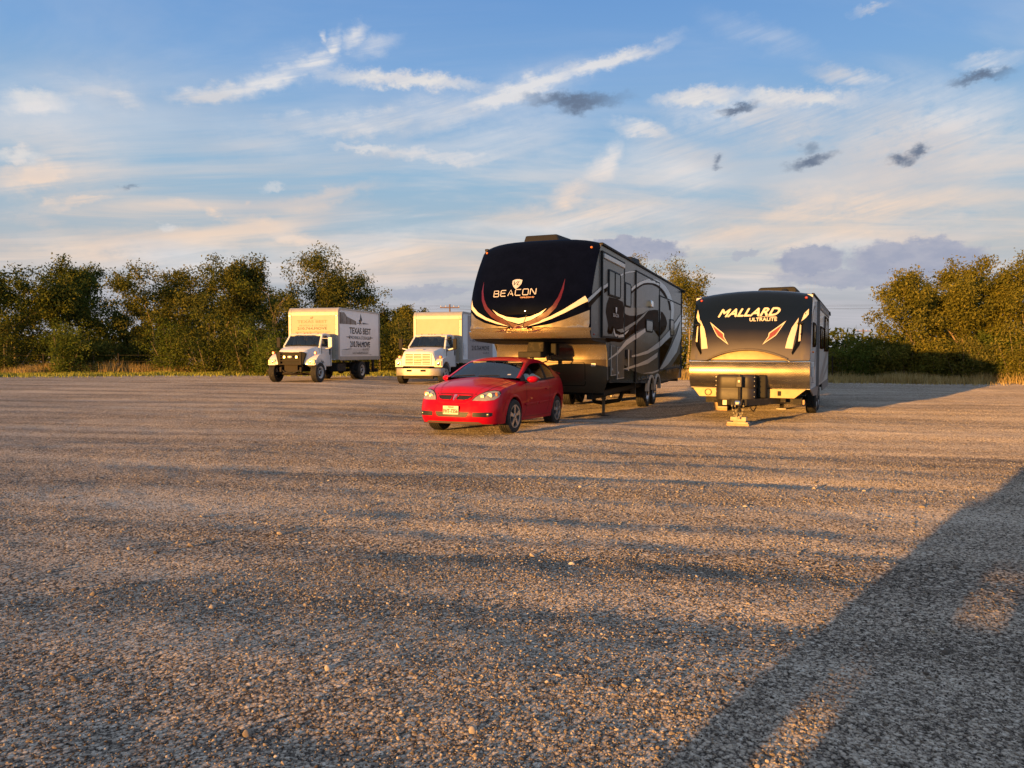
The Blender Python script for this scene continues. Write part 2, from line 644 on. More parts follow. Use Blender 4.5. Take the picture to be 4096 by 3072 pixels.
def decal(name, polys, m, parent, bv, axis='y', sign=-1, off=.004, cut=.12, sm=True, rim=0.0):
    if isinstance(polys[0][0], (int, float)):
        polys = [polys]
    me = poly_mesh(name, polys, cut)
    drape(me, bv, axis, sign, off)
    me.materials.append(M[m] if isinstance(m, str) else m)
    o = link(name, me, parent)
    if sm:
        me.polygons.foreach_set('use_smooth', [True] * len(me.polygons))
    if rim:
        s = o.modifiers.new('thick', 'SOLIDIFY')
        s.thickness = rim
        s.offset = 0
    return o


def text_mesh(txt, w, h, shear=0.0, bold=0.0, space=1.0):
    """letters as flat faces fitted into w x h, lower left at 0,0"""
    cu = bpy.data.curves.new('t', 'FONT')
    cu.body = txt
    cu.shear = shear
    cu.offset = bold
    cu.space_character = space
    cu.resolution_u = 3
    o = bpy.data.objects.new('t', cu)
    COL.objects.link(o)
    dg = bpy.context.evaluated_depsgraph_get()
    dg.update()
    me = bpy.data.meshes.new_from_object(o.evaluated_get(dg))
    bpy.data.objects.remove(o)
    bpy.data.curves.remove(cu)
    co = np.array([v.co[:] for v in me.vertices])
    lo, hi = co.min(0), co.max(0)
    co[:, 0] = (co[:, 0] - lo[0]) / (hi[0] - lo[0]) * w
    co[:, 1] = (co[:, 1] - lo[1]) / (hi[1] - lo[1]) * h
    co[:, 2] = 0
    me.vertices.foreach_set('co', co.ravel())
    return me


def lettering(name, txt, a, b, w, h, m, parent, bv, axis='y', sign=-1, off=.006, flip=False, skew=0.0, heavy=0.0, **kw):
    me = text_mesh(txt, w, h, **kw)
    if heavy:                                            # struck again a little to each side to fatten the strokes
        bm = bmesh.new()
        for k, (dx, dy) in enumerate(((0, 0), (heavy, 0), (-heavy, 0), (0, heavy), (0, -heavy))):
            n0 = len(bm.verts)
            bm.from_mesh(me)
            bm.verts.ensure_lookup_table()
            for v in bm.verts[n0:]:
                v.co += Vector((dx, dy, .0004 * k))
        bm.to_mesh(me)
        bm.free()
    for v in me.vertices:
        u = v.co.x
        v.co.x = a + u
        v.co.y += b + skew * u
    drape(me, bv, axis, sign, off)
    me.materials.append(M[m] if isinstance(m, str) else m)
    return link(name, me, parent)


def stroke_poly(pts, widths):
    """ribbon polygon along a 2-D path"""
    L, Rr = [], []
    n = len(pts)
    for i, p in enumerate(pts):
        a, b = pts[max(0, i - 1)], pts[min(n - 1, i + 1)]
        dx, dy = b[0] - a[0], b[1] - a[1]
        l = math.hypot(dx, dy) or 1
        w = widths[i] / 2
        L.append((p[0] - dy / l * w, p[1] + dx / l * w))
        Rr.append((p[0] + dy / l * w, p[1] - dx / l * w))
    return [(L[i], L[i + 1], Rr[i + 1], Rr[i]) for i in range(n - 1)]


def rrect(x0, x1, z0, z1, r, n=4):
    out = []
    for cx, cz, t0 in ((x1 - r, z1 - r, 0), (x0 + r, z1 - r, 90), (x0 + r, z0 + r, 180), (x1 - r, z0 + r, 270)):
        for i in range(n + 1):
            t = R(t0 + 90 * i / n)
            out.append((cx + r * math.cos(t), cz + r * math.sin(t)))
    return out


def wheel(parent, x, y, z, r, w, side, kind='alloy', rim_r=None, name='wheel', steer=0.0):
    """hub in the wheel; tyre and rim are its parts; 'side' is the outward direction in x"""
    rr = rim_r or r * .62
    c = (0, 0, 0)
    hub = MB()
    hub.lathe([(0.0, .02), (r * .14, .02), (r * .16, 0.0), (r * .16, -.04), (r * .40, -.05), (r * .40, -.07), (0.0, -.07)], c, n=20, sign=side)
    ho = hub.build(name, 'dark_metal', parent, sm=40)
    ho.location = (x, y, z)
    ho.rotation_euler = (0, 0, steer)
    t = MB()
    prof = [(rr, 0.0), (rr + .008, .012), (rr + (r - rr) * .5, .022), (r * .955, .008)]
    ng = 4
    for g in range(ng):
        a0, a1 = g / ng, (g + 1) / ng
        prof += [(r, -.015 - (w - .03) * (a0 + .03)), (r, -.015 - (w - .03) * (a1 - .05)), (r - .012, -.015 - (w - .03) * (a1 - .04)), (r - .012, -.015 - (w - .03) * (a1 + .02) if g < ng - 1 else -.015 - (w - .03))]
    prof += [(r * .955, -w - .008), (rr + (r - rr) * .5, -w - .02), (rr, -w)]
    t.lathe(prof, c, n=40, sign=side)
    t.build('tyre', 'rubber', ho, sm=35)
    m = MB()
    if kind == 'alloy':
        m.lathe([(rr + .012, .016), (rr - .012, .012), (rr - .02, -.03), (rr - .02, -w * .8)], c, n=36, sign=side)
        for k in range(5):
            a = 2 * math.pi * k / 5 + .35
            u = Vector((0, math.cos(a), math.sin(a)))
            tv = Vector((0, -math.sin(a), math.cos(a)))
            xo, xi = Vector((.012 * side, 0, 0)), Vector((-.03 * side, 0, 0))
            w0, w1 = r * .085, r * .115
            lo = [u * .05 - tv * w0 + xi, u * .05 + tv * w0 + xi, u * (rr - .008) + tv * w1 + xi, u * (rr - .008) - tv * w1 + xi]
            hi = [p - xi + xo for p in lo]
            m.hexa(lo, hi)
        m.lathe([(0, .024), (r * .13, .02), (r * .17, .008), (r * .17, -.03)], c, n=20, sign=side)
        m.build('rim', 'alloy', ho, sm=35)
    else:
        dish = -.05 if kind == 'steel_in' else -.12
        m.lathe([(rr + .012, .012), (rr - .015, .008), (rr - .02, -.02), (rr * .86, -.04), (rr * .72, dish), (rr * .42, dish), (rr * .36, .0), (0, .01)], c, n=32, sign=side)
        for k in range(8):
            a = 2 * math.pi * k / 8
            p = Vector((dish * side, math.cos(a) * rr * .56, math.sin(a) * rr * .56))
            m.tube(p, p + Vector((.03 * side, 0, 0)), .018, n=6)
        m.build('rim', 'wheelwhite' if kind != 'alloy8' else 'alloy', ho, sm=35)
    return ho


# ------------------------------------------------------------------ ground
def vnoise(x, y, seed=0):
    """smooth value noise, about -1..1"""
    xi, yi = np.floor(x).astype(np.int64), np.floor(y).astype(np.int64)
    xf, yf = x - xi, y - yi

    def h(a, b):
        n = (a * 374761393 + b * 668265263 + seed * 974634777) & 0xffffffff
        n = ((n ^ (n >> 13)) * 1274126177) & 0xffffffff
        n = (n ^ (n >> 16)) & 0xffff
        return n / 32767.5 - 1
    u, v = xf * xf * (3 - 2 * xf), yf * yf * (3 - 2 * yf)
    a, b, c, d = h(xi, yi), h(xi + 1, yi), h(xi, yi + 1), h(xi + 1, yi + 1)
    return (a * (1 - u) + b * u) * (1 - v) + (c * (1 - u) + d * u) * v


def sstep(x, a, b):
    t = np.clip((x - a) / (b - a), 0, 1)
    return t * t * (3 - 2 * t)


def ground_z(x, y, fine=True):
    x, y = np.asarray(x, float), np.asarray(y, float)
    z = .14 * sstep(y, 22, 33) * sstep(-x, 4.5, 8.5)
    # a low swell under the red car that falls away to the big trailer's stand
    xs = x - .38 * (y - 14)
    lane = sstep(xs, -7, -3) * (1 - sstep(xs, 1.9, 3.3))
    z = z + lane * np.interp(y, [9.5, 11.8, 13.4, 15.3, 17.6, 25, 31], [0, .055, .058, -.002, -.105, -.105, 0])
    r = np.hypot(x, y)
    # wheel tracks that cross the yard from left to right, drawing nearer on the right
    s = x * .20 + y * .98
    t = x * .98 - y * .20
    wob = vnoise(t * .10, s * .10, 3) * .6
    lot = 1 - sstep(r, 60, 120)
    z = z + lot * (.013 * vnoise(t * .045, (s + wob) * .62, 5) + .012 * vnoise(t * .09, (s + wob) * 1.5, 6)
                   + .008 * vnoise(t * .22 + 7, (s + wob) * 3.1, 7) + .008 * vnoise(x * .28, y * .28, 8))
    if fine:
        z = z + lot * (.006 * vnoise(x * 2.1, y * 2.1, 9) + .0035 * vnoise(x * 5.2, y * 5.2, 10)) * (1 - sstep(r, 18, 40))
    return z


def grid_mesh(name, P, closed_u):
    nr, na = P.shape[:2]
    idx = np.arange(nr * na).reshape(nr, na)
    a = idx[:-1, :]
    b = idx[1:, :]
    if closed_u:
        a2, b2 = np.roll(a, -1, 1), np.roll(b, -1, 1)
    else:
        a, a2, b, b2 = a[:, :-1], a[:, 1:], b[:, :-1], b[:, 1:]
    F = np.stack([a, a2, b2, b], -1).reshape(-1, 4)
    return quad_mesh(name, P.reshape(-1, 3), F)


def quad_mesh(name, V, F, smooth_=True):
    me = bpy.data.meshes.new(name)
    k = F.shape[1]
    me.vertices.add(len(V))
    me.vertices.foreach_set('co', np.ascontiguousarray(V, np.float32).ravel())
    me.loops.add(F.size)
    me.loops.foreach_set('vertex_index', np.ascontiguousarray(F, np.int32).ravel())
    me.polygons.add(len(F))
    me.polygons.foreach_set('loop_start', np.arange(0, F.size, k, dtype=np.int32))
    me.update(calc_edges=True)
    if smooth_:
        me.polygons.foreach_set('use_smooth', np.ones(len(F), bool))
    me.validate()
    return me


def color_attr(me, vals, name='tone'):
    at = me.attributes.new(name, 'FLOAT', 'POINT')
    at.data.foreach_set('value', np.ascontiguousarray(vals, np.float32))


def attr(name):
    n = X.tree.nodes.new('ShaderNodeAttribute')
    n.attribute_name = name
    return X(n.outputs['Fac'])


def stone_colour(t):
    return ramp(t, [(0.0, (.075, .064, .055)), (.25, (.24, .205, .175)), (.5, (.46, .395, .325)), (.72, (.60, .525, .44)), (.88, (.70, .63, .54)), (1.0, (.80, .74, .66))])


def rough_diffuse(nt, out, col, nrm):
    """broken stone: very rough, throws light back the way it came"""
    d = nt.nodes.new('ShaderNodeBsdfDiffuse')
    d.inputs['Roughness'].default_value = 1.0
    X.put(d.inputs['Color'], col)
    X.put(d.inputs['Normal'], nrm)
    nt.links.new(d.outputs[0], out.inputs[0])


def make_gravel_mat():
    m, nt, out = new_mat('gravel')
    co = obj_co()

    def vor(scale, feat='F1', k=None):
        n = nt.nodes.new('ShaderNodeTexVoronoi')
        n.feature = feat
        X.put(n.inputs['Vector'], co)
        n.inputs['Scale'].default_value = scale
        return n
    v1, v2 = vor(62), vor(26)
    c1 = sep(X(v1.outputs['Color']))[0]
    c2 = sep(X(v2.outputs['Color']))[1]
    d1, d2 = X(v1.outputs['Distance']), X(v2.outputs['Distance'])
    big = noise(co, .35, 4, .55)
    px, py, pz = sep(co)
    tracks = noise(xyz((px * .98 - py * .2) * .10, (px * .2 + py * .98) * 1.1, 0.0), 1.0, 4, .6)
    fine = noise(co, 160, 3, .7)
    t = c1 * .62 + fine * .30 + (big - .5) * .45 + (tracks - .5) * .95 + .055
    isbig = smooth(c2, .80, .86) * smooth(d2, .55, .42)
    t = mix(isbig, t, c2 * .5 + .42)
    t = sep(t)[0]
    t = t - smooth(d1, .42, .78) * .40                       # occlusion shade painted into the gaps, along with dark fines
    col = stone_colour(t.clamp())
    h = (1.0 - d1) * .6 + fine * .35 + isbig * (1.0 - d2) * 1.2
    nrm = bump(h, .95, .011)
    rough_diffuse(nt, out, col, nrm)
    return m


def make_pebble_mat():
    m, nt, out = new_mat('pebbles')
    t = attr('tone')
    n = noise(obj_co(), 140, 3, .6)
    rough_diffuse(nt, out, mix(.30, stone_colour((t + (n - .5) * .22).clamp()), (.03, .027, .024)), bump(n, .35, .004))
    return m


def build_ground():
    az = np.concatenate([np.arange(-46, 46.01, .27), np.arange(50, 314, 4.0)])
    rad = np.concatenate([[.15, .5, .9, 1.2], 1.5 * np.exp(np.arange(0, math.log(70 / 1.5), .0085)), 75 * np.exp(np.linspace(0, math.log(4500 / 75.), 24))])
    A, Rr = np.meshgrid(np.radians(az), rad)
    x, y = Rr * np.sin(A), Rr * np.cos(A)
    P = np.stack([x, y, ground_z(x, y)], -1)
    me = grid_mesh('gravel_yard', P, True)
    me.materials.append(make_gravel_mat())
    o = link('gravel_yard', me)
    tag(o, 'gravel parking yard with wheel tracks reaching to the trees', 'ground', kind='structure')
    # loose stones, real ones where the camera can tell them apart
    rng = np.random.default_rng(11)
    mp = make_pebble_mat()
    ico = bmesh.new()
    bmesh.ops.create_icosphere(ico, subdivisions=1, radius=1)
    IV = np.array([v.co[:] for v in ico.verts])
    IF = np.array([[v.index for v in f.verts] for f in ico.faces])
    ico.free()
    OV = np.array([(1, 0, 0), (-1, 0, 0), (0, 1, 0), (0, -1, 0), (0, 0, 1), (0, 0, -1)], float)
    OF = np.array([(0, 2, 4), (2, 1, 4), (1, 3, 4), (3, 0, 4), (2, 0, 5), (1, 2, 5), (3, 1, 5), (0, 3, 5)])

    def scatter(n, r0, r1, smin, smax, V0, F0, spread, p=2.0):
        a = np.radians(rng.uniform(-spread, spread, n))
        r = np.sqrt(rng.uniform(r0 ** 2, r1 ** 2, n))
        x, y = r * np.sin(a), r * np.cos(a)
        patch = vnoise(x * .9, y * 1.4, 21) * .5 + vnoise(x * .3, y * .5, 22) * .6
        keep = rng.uniform(-1, 1.1, n) < patch * 1.7 + .35
        x, y = x[keep], y[keep]
        n = len(x)
        s = smin * (smax / smin) ** (rng.uniform(0, 1, n) ** p)
        V = V0[None] * (1 + rng.uniform(-.28, .28, (n, len(V0), 1)))
        sc_ = np.stack([s * rng.uniform(.8, 1.35, n), s * rng.uniform(.7, 1.0, n), s * rng.uniform(.38, .7, n)], -1)
        V = V * sc_[:, None]
        th = rng.uniform(0, 2 * np.pi, n)
        c, q = np.cos(th)[:, None], np.sin(th)[:, None]
        vx, vy = V[..., 0] * c - V[..., 1] * q, V[..., 0] * q + V[..., 1] * c
        tx, ty = rng.normal(0, .25, (n, 1)), rng.normal(0, .25, (n, 1))
        vz = V[..., 2] + vx * tx + vy * ty
        gz = ground_z(x, y) + sc_[:, 2] * rng.uniform(.0, .45, n)
        W = np.stack([vx + x[:, None], vy + y[:, None], vz + gz[:, None]], -1).reshape(-1, 3)
        F = (F0[None] + (np.arange(n) * len(V0))[:, None, None]).reshape(-1, 3)
        tone = np.clip(rng.beta(1.15, 1.7, n) + .10 * (s > .009) + .10 * vnoise(x * .5, y * .8, 41), 0, 1)
        return W, F, np.repeat(tone, len(V0))
    near = [scatter(130000, 2.2, 5.2, .0026, .0075, OV, OF, 39, 1.4), scatter(14000, 2.2, 5.2, .005, .012, IV, IF, 40, 2.0), scatter(420, 2.2, 9, .012, .028, IV, IF, 41, 2.4)]
    far = [scatter(125000, 5.0, 12.0, .0036, .0115, OV, OF, 40, 1.6), scatter(30000, 11, 22, .006, .016, OV, OF, 40, 1.8)]
    for nm, lab, parts in (('loose_pebbles', 'loose pale pebbles strewn over the near gravel', near), ('scattered_stones', 'small stones strewn over the middle of the yard', far)):
        V, F, T, off = [], [], [], 0
        for a, b, c in parts:
            V.append(a)
            F.append(b + off)
            T.append(c)
            off += len(a)
        me = quad_mesh(nm, np.concatenate(V), np.concatenate(F), True)
        color_attr(me, np.concatenate(T))
        me.materials.append(mp)
        tag(link(nm, me), lab, 'gravel', kind='stuff')


build_ground() if not globals().get('SKIPG') else 0

# ------------------------------------------------------------------ the big fifth-wheel trailer
M['navy'] = mat('navy_gelcoat', (.0020, .0030, .011), .12, coat=.11, var=.25, scale=4, coat_r=.010, spec=0.0)
M['champagne'] = mat('champagne_paint', (.40, .33, .23), .26, .75, coat=.6, var=.05, scale=1.0)
M['greypaint'] = mat('grey_metallic_paint', (.150, .142, .128), .25, .05, coat=.07, var=.10, scale=1.2, coat_r=.03, spec=.05)
M['lightribbon'] = mat('pale_grey_ribbon', (.66, .64, .60), .3, .05, coat=.06, var=.08, spec=.05)
M['midribbon'] = mat('mid_grey_ribbon', (.26, .235, .195), .3, .05, coat=.06, var=.08, spec=.05)
M['brown'] = mat('dark_bronze_paint', (.030, .014, .0055), .25, 0.0, coat=.06, var=.3, coat_r=.03, spec=0.0)
M['blackpaint'] = mat('gloss_black_paint', (.006, .006, .007), .25, coat=.12, coat_r=.03, spec=.05)
M['redstripe'] = mat('dark_red_stripe', (.085, .005, .007), .25, coat=.5)
M['cream'] = mat('pale_cap_stripe', (.72, .66, .58), .3, coat=.7, var=.05)
M['legsteel'] = mat('galvanised_leg', (.20, .19, .18), .5, .6, dirt=.3, scale=9)
M['roofwhite'] = mat('roof_membrane', (.40, .39, .37), .7, dirt=.3)
M['lettersilver'] = mat('silver_letters', (.70, .68, .68), .35, .3, var=.05)
M['orangeletter'] = mat('coppery_letters', (.72, .42, .30), .4)


def build_beacon():
    T = thing('fifth_wheel_trailer', 'tall black and bronze fifth-wheel trailer with swirling side stripes behind the red car', 'trailer',
              (0.5429 * 1.07, 14.7652 * 1.07, -.105), -R(21.4))
    T.scale = (1.07, 1.07, 1.07)
    HW = 1.275
    edge = [(1.80, -.54), (1.95, -.56), (2.25, -.57), (2.50, -.55), (2.75, -.47), (3.00, -.34), (3.25, -.18), (3.45, -.02), (3.60, .10), (3.705, .22)]

    def e_of(z):
        return float(np.interp(z, [p[0] for p in edge], [p[1] for p in edge]))
    zb0, zb1, YR = .86, .62, 11.65

    def zbot(y):
        return zb0 + (zb1 - zb0) * (y - .9) / (YR - .9)
    # ---- main shell: the long living space with the raised bedroom in front
    side = [(e_of(z) + .012, z) for z in (1.80, 1.95, 2.25, 2.5, 2.75, 3.0, 3.25, 3.45, 3.6, 3.705)]
    side += [(2.0, 3.706), (6.0, 3.706), (YR, 3.706), (YR, zbot(YR)), (1.05, zbot(1.05)), (1.05, 1.80)]
    rings = []
    for x in (-HW, -HW * .5, 0, HW * .5, HW):
        k = .10 * (1 - (x / HW) ** 2)
        rings.append([(x, y, z + (k if z > 3.7 else 0)) for y, z in side])
    body = MB().loft(rings).build('body', 'greypaint', T)
    # roof edge trim and gutter
    for s in (-1, 1):
        MB().box(HW - .05 if s > 0 else -HW - .035, HW + .035 if s > 0 else -HW + .05, .24, YR + .03, 3.69, 3.745).build('roof_rail', 'black', T, bevel=.012)
    MB().box(HW - .02, HW + .022, YR - .045, YR + .01, zbot(YR), 3.69).build('corner_trim', 'dark_metal', T)
    g = MB().box(HW + .02, HW + .12, YR - .06, YR + .06, 3.62, 3.70)
    g.build('gutter_spout', 'black', T)

    # ---- front cap
    def cap_y(u, z):
        bow = .20 + .05 * math.sin(math.pi * min(1, max(0, (z - 1.8) / 1.9)))
        return e_of(z) - bow * (1 - abs(u) ** 2.6) * (1.0 if z < 3.5 else 1.0) - .03 * (1 - abs(u) ** 14)
    zs = [1.995, 2.03, 2.1, 2.2, 2.3, 2.4, 2.5, 2.6, 2.7, 2.8, 2.9, 3.0, 3.1, 3.2, 3.3, 3.4, 3.5, 3.6, 3.68, 3.73, 3.745]
    us = [-1, -.985, -.96, -.92, -.85, -.75, -.6, -.45, -.3, -.15, 0, .15, .3, .45, .6, .75, .85, .92, .96, .985, 1]
    rows = []
    for z in zs:
        row = []
        for u in us:
            crown = .10 * (1 - u ** 4) * sstep(np.array(z), 3.0, 3.74).item()
            back = {3.745: .28, 3.73: .12, 3.68: .03}.get(z, 0.0)
            row.append((u * HW * (1 - .0 * z), cap_y(u, min(z, 3.70)) + back, z + crown))
        rows.append(row)
    # close the cap back to the shell at the sides and over the roof
    rows.append([(u * HW, .42, 3.72 + .10 * (1 - u * u)) for u in us])
    m = MB().loft([[(p[0], p[1], p[2]) for p in r] for r in rows], closed=False, caps=False)
    for s in (0, -1):
        strip = [[r[s] for r in rows[:-1]], [(r[s][0], e_of(min(r[s][2], 3.7)) + .03, r[s][2]) for r in rows[:-1]]]
        m.loft(strip, closed=False, caps=False)
    cap = m.build('front_cap', 'navy', T, sm=45)
    # champagne lower lip of the cap, faceted
    lip = [(2.0, .0), (1.955, .03), (1.91, -.07), (1.86, -.05), (1.805, .0), (1.79, .06)]
    rr = [[(u * (HW + .004), cap_y(u, 2.0) - .02 - (0 if i == 0 else .0) + dy, z - .015 * (1 - abs(u)) + (.02 * (abs(u) > .7) if 1 < i < 5 else 0)) for u in us] for i, (z, dy) in enumerate(lip)]
    lipo = MB().loft(rr, closed=False, caps=False).build('cap_lip', 'champagne', T, sm=30)
    # underside of the bedroom
    MB().prism([(-.55, 1.80), (1.06, 1.80), (1.06, 1.735), (.6, 1.70), (-.3, 1.745)], 'x', -HW + .02, HW - .02).build('underside', 'black', T)
    bv = bvh_of(cap, lipo, body)
    # ---- lower nose: curved panel and front storage wall
    nose = []
    prof = [(.55, 1.715), (.62, 1.66), (.67, 1.60), (.70, 1.52), (.715, 1.42), (.72, 1.36)]
    n2 = [-1, -.97, -.9, -.6, -.3, 0, .3, .6, .9, .97, 1]

    def ny(u, y):
        return y + .10 * abs(u) ** 8
    MB().loft([[(u * (HW - .02), ny(u, y), z) for u in n2] for y, z in prof], closed=False, caps=False).build('nose_panel', 'champagne', T, sm=50)
    low = [(.73, 1.355), (.74, 1.1), (.75, .92), (.80, .74), (.9, .64)]
    m = MB()
    rings = []
    for y, z in low:
        k = 1.0 if z > .9 else .90 if z < .7 else .95
        rings.append([(u * (HW - .012) * k, ny(u, y), z) for u in n2])
    m.loft(rings, closed=False, caps=False)
    front = m.build('nose_wall', mat('shadowed_front_paint', (.085, .062, .036), .3, .3, coat=.4, var=.08), T, sm=50)  # champagne wall coloured darker to carry the car's shadow
    for s in (-1, 1):
        m = MB()
        poly = [(ny(1, .55), 1.715), (ny(1, .70), 1.52), (ny(1, .72), 1.36), (.83, 1.1), (.84, .92), (1.07, .92), (1.07, 1.735)]
        m.prism(poly, 'x', s * (HW - .022), s * (HW - .010))
        m.build('nose_cheek', 'greypaint', T)
    fb = bvh_of(front)
    # hatch outline, badge, latch
    o = rrect(-.62, .80, .80, 1.30, .05)
    ring = [stroke_poly(o + o[:1], [.012] * (len(o) + 1))]
    decal('hatch_seam', [p for q in ring for p in q], 'blackpaint', T, fb, off=.003)
    decal('nose_badge', rrect(.93, 1.03, 1.22, 1.28, .015), 'lettersilver', T, fb, off=.006)
    decal('latch', rrect(.05, .15, .78, .80, .008), 'chrome', T, fb, off=.008)
    # ---- cap graphics
    capg = bvh_of(cap)
    cx = -.12

    def mir(pl):
        return [[(2 * cx - p[0], p[1]) for p in q] for q in pl]
    red = stroke_poly([(-1.00, 2.95), (-.985, 2.75), (-.94, 2.57), (-.85, 2.40), (-.70, 2.26), (-.52, 2.15), (-.30, 2.07), (cx, 2.015)],
                      [.004, .04, .062, .08, .095, .095, .08, .06])
    decal('red_stripe', red + mir(red), 'redstripe', T, capg, off=.006)
    clampx = lambda pl: [[(max(-1.255, min(1.255, p[0])), p[1]) for p in q] for q in pl]
    w1 = stroke_poly([(-1.33, 2.56), (-1.24, 2.43), (-1.08, 2.30), (-.86, 2.19), (-.6, 2.10), (-.34, 2.03)], [.12, .09, .07, .055, .04, .004])
    w1r = stroke_poly([(1.20, 2.555), (1.02, 2.44), (.80, 2.31), (.55, 2.19), (.30, 2.10), (.08, 2.03)], [.12, .09, .07, .055, .04, .004])
    for ww in (w1, w1r):
        decal('pale_stripe', clampx(ww), 'cream', T, capg, off=.005)
    smile = [(-.70, 2.37), (-.55, 2.28), (-.37, 2.215), (cx, 2.185), (.13, 2.215), (.31, 2.28), (.46, 2.37), (.35, 2.255), (.13, 2.145), (cx, 2.075), (-.37, 2.145), (-.59, 2.255)]
    decal('smile_stripe', smile, 'cream', T, capg, off=.005)
    low1 = [(-1.275, 2.33), (-1.12, 2.21), (-.9, 2.11), (-.6, 2.04), (-.35, 2.005), (-1.275, 1.99)]
    low2 = [(1.275, 2.33), (1.05, 2.24), (.80, 2.145), (.5, 2.06), (.15, 2.005), (1.275, 1.99)]
    for ww in (low1, low2):
        decal('lower_cap_panel', clampx([ww])[0], 'champagne', T, capg, off=.004, cut=.1)
    lb = bvh_of(cap, lipo)
    tail = stroke_poly([(-.62, 1.925), (-.4, 1.955), (cx, 2.01)], [.006, .03, .05])
    decal('red_tail', tail + mir(tail), 'redstripe', T, lb, off=.018)
    # thin squared capitals, drawn as strokes
    GL = {'B': [[(0, 0), (0, 1), (.82, 1), (.9, .9), (.9, .6), (.8, .52), (.15, .52)], [(.8, .52), (.98, .42), (.98, .1), (.88, 0), (0, 0)]],
          'E': [[(.95, 1), (.1, 1), (0, .9), (0, .1), (.1, 0), (.95, 0)], [(.15, .52), (.85, .52)]],
          'A': [[(0, 0), (.5, 1), (1, 0)], [(.42, .3), (.82, .3)]],
          'C': [[(1, 1), (.12, 1), (0, .88), (0, .12), (.12, 0), (1, 0)]],
          'O': [[(.12, 0), (.88, 0), (1, .12), (1, .88), (.88, 1), (.12, 1), (0, .88), (0, .12), (.12, 0)]],
          'N': [[(0, 0), (0, .95), (.1, 1), (.9, 0), (1, .05), (1, 1)]]}
    x0 = -.685
    for ch in 'BEACON':
        pl = []
        for st in GL[ch]:
            pts = [(x0 + p[0] * .115, 2.625 + .03 * (x0 + .685) + p[1] * .118) for p in st]
            pl += stroke_poly(pts, [.0165] * len(pts))
        decal('letter', pl, 'lettersilver', T, capg, off=.008)
        x0 += .158
    lettering('small_lettering', 'VANLEIGH RV', -.10, 2.578, .30, .032, 'orangeletter', T, capg, off=.008, bold=.01)
    sh = [(-.315, 2.945), (-.27, 2.965), (-.215, 2.972), (-.16, 2.968), (-.105, 2.95), (-.11, 2.88), (-.15, 2.82), (-.215, 2.765), (-.275, 2.82), (-.31, 2.88)]
    shield = decal('crest', sh, 'lettersilver', T, capg, off=.007)
    lettering('crest_letters', 'VL', -.28, 2.845, .135, .085, 'navy', shield, capg, off=.010, shear=.35)
    # ratchet wires hanging on the cap
    m = MB()
    for a, b in (((-.47, 2.20), (-.20, 1.93)), ((.05, 2.24), (-.08, 1.93))):
        pa, pb = cast(bv, 'y', -1, *a), cast(bv, 'y', -1, *b)
        m.tube((pa.x, pa.y - .012, pa.z), (pb.x, pb.y - .03, pb.z), .005, n=5)
    m.build('stay_wire', 'steel', T)
    # clearance lamps
    for x in (-1.16, 1.13):
        p = cast(capg, 'y', -1, x, 3.62)
        MB().ball((p.x, p.y, p.z), (.03, .025, .025), 8).build('marker_lamp', 'amber', T, sm=60)
    p = cast(bvh_of(body), 'x', 1, -.35, 1.9)
    MB().ball((1.277, -.35, 1.87), .022, 8).build('side_marker', 'redlens', T, sm=60)
    # ---- pin box under the bedroom
    MB().hexa([(-.12, .70, 1.48), (.20, .70, 1.48), (.16, -.15, 1.42), (-.22, -.15, 1.42)], [(-.16, .75, 1.76), (.24, .75, 1.76), (.14, -.05, 1.74), (-.2, -.05, 1.74)]).build('pin_box', 'dark_metal', T, bevel=.02)
    m = MB().box(-.33, .17, -.32, .02, 1.40, 1.53)
    m.build('coupler_head', 'dark_metal', T, bevel=.02)
    MB().tube((-.08, -.16, 1.40), (-.08, -.16, 1.24), .045, n=12).lathe([(0, .0), (.07, .0), (.07, .03), (0, .03)], (-.08, -.16, 1.25), 'z', 14).build('king_pin', 'steel', T, sm=40)
    MB().path([(.2, .1, 1.5), (.28, .0, 1.42), (.22, -.05, 1.34), (.08, -.1, 1.28), (0, -.1, 1.2)], .012).build('cable', 'black', T)
    for k in range(2):
        MB().box(.24, .36, .1 + .14 * k, .2 + .14 * k, 1.46, 1.70).build('air_bag', 'black', T, bevel=.02)
    # ---- slide-outs and side furniture
    def panel(name, y0, y1, z0, z1, pr, mm, bev=.012, parent=T):
        return MB().box(HW - .01, HW + pr, y0, y1, z0, z1).build(name, mm, parent, bevel=bev)
    s1 = panel('bedroom_slide', .235, 2.235, 1.845, 3.545, .030, 'greypaint')
    s2 = panel('living_slide', 3.66, 6.98, .80, 3.52, .020, 'greypaint')
    s3 = panel('kitchen_slide', 7.03, 11.30, 1.02, 3.16, .030, 'greypaint')
    for sl, (y0, y1, z0, z1, pr) in ((s1, (.235, 2.235, 1.845, 3.545, .03)), (s2, (3.66, 6.98, .80, 3.52, .02)), (s3, (7.03, 11.30, 1.02, 3.16, .03))):
        m = MB()
        q = pr + .012
        m.box(HW, HW + q, y0 - .045, y0, z0 - .03, z1 + .03)
        m.box(HW, HW + q - .003, y1, y1 + .045, z0 - .03, z1 + .03)
        m.box(HW, HW + q - .006, y0, y1, z1, z1 + .03)
        m.box(HW, HW + q - .006, y0, y1, z0 - .03, z0)
        m.build('slide_seal', 'black', sl)
    panel('slide_awning', .30, 2.20, 3.43, 3.53, .06, 'lightribbon')
    sb = bvh_of(body, s1, s2, s3)
    G = BEACON_SIDE
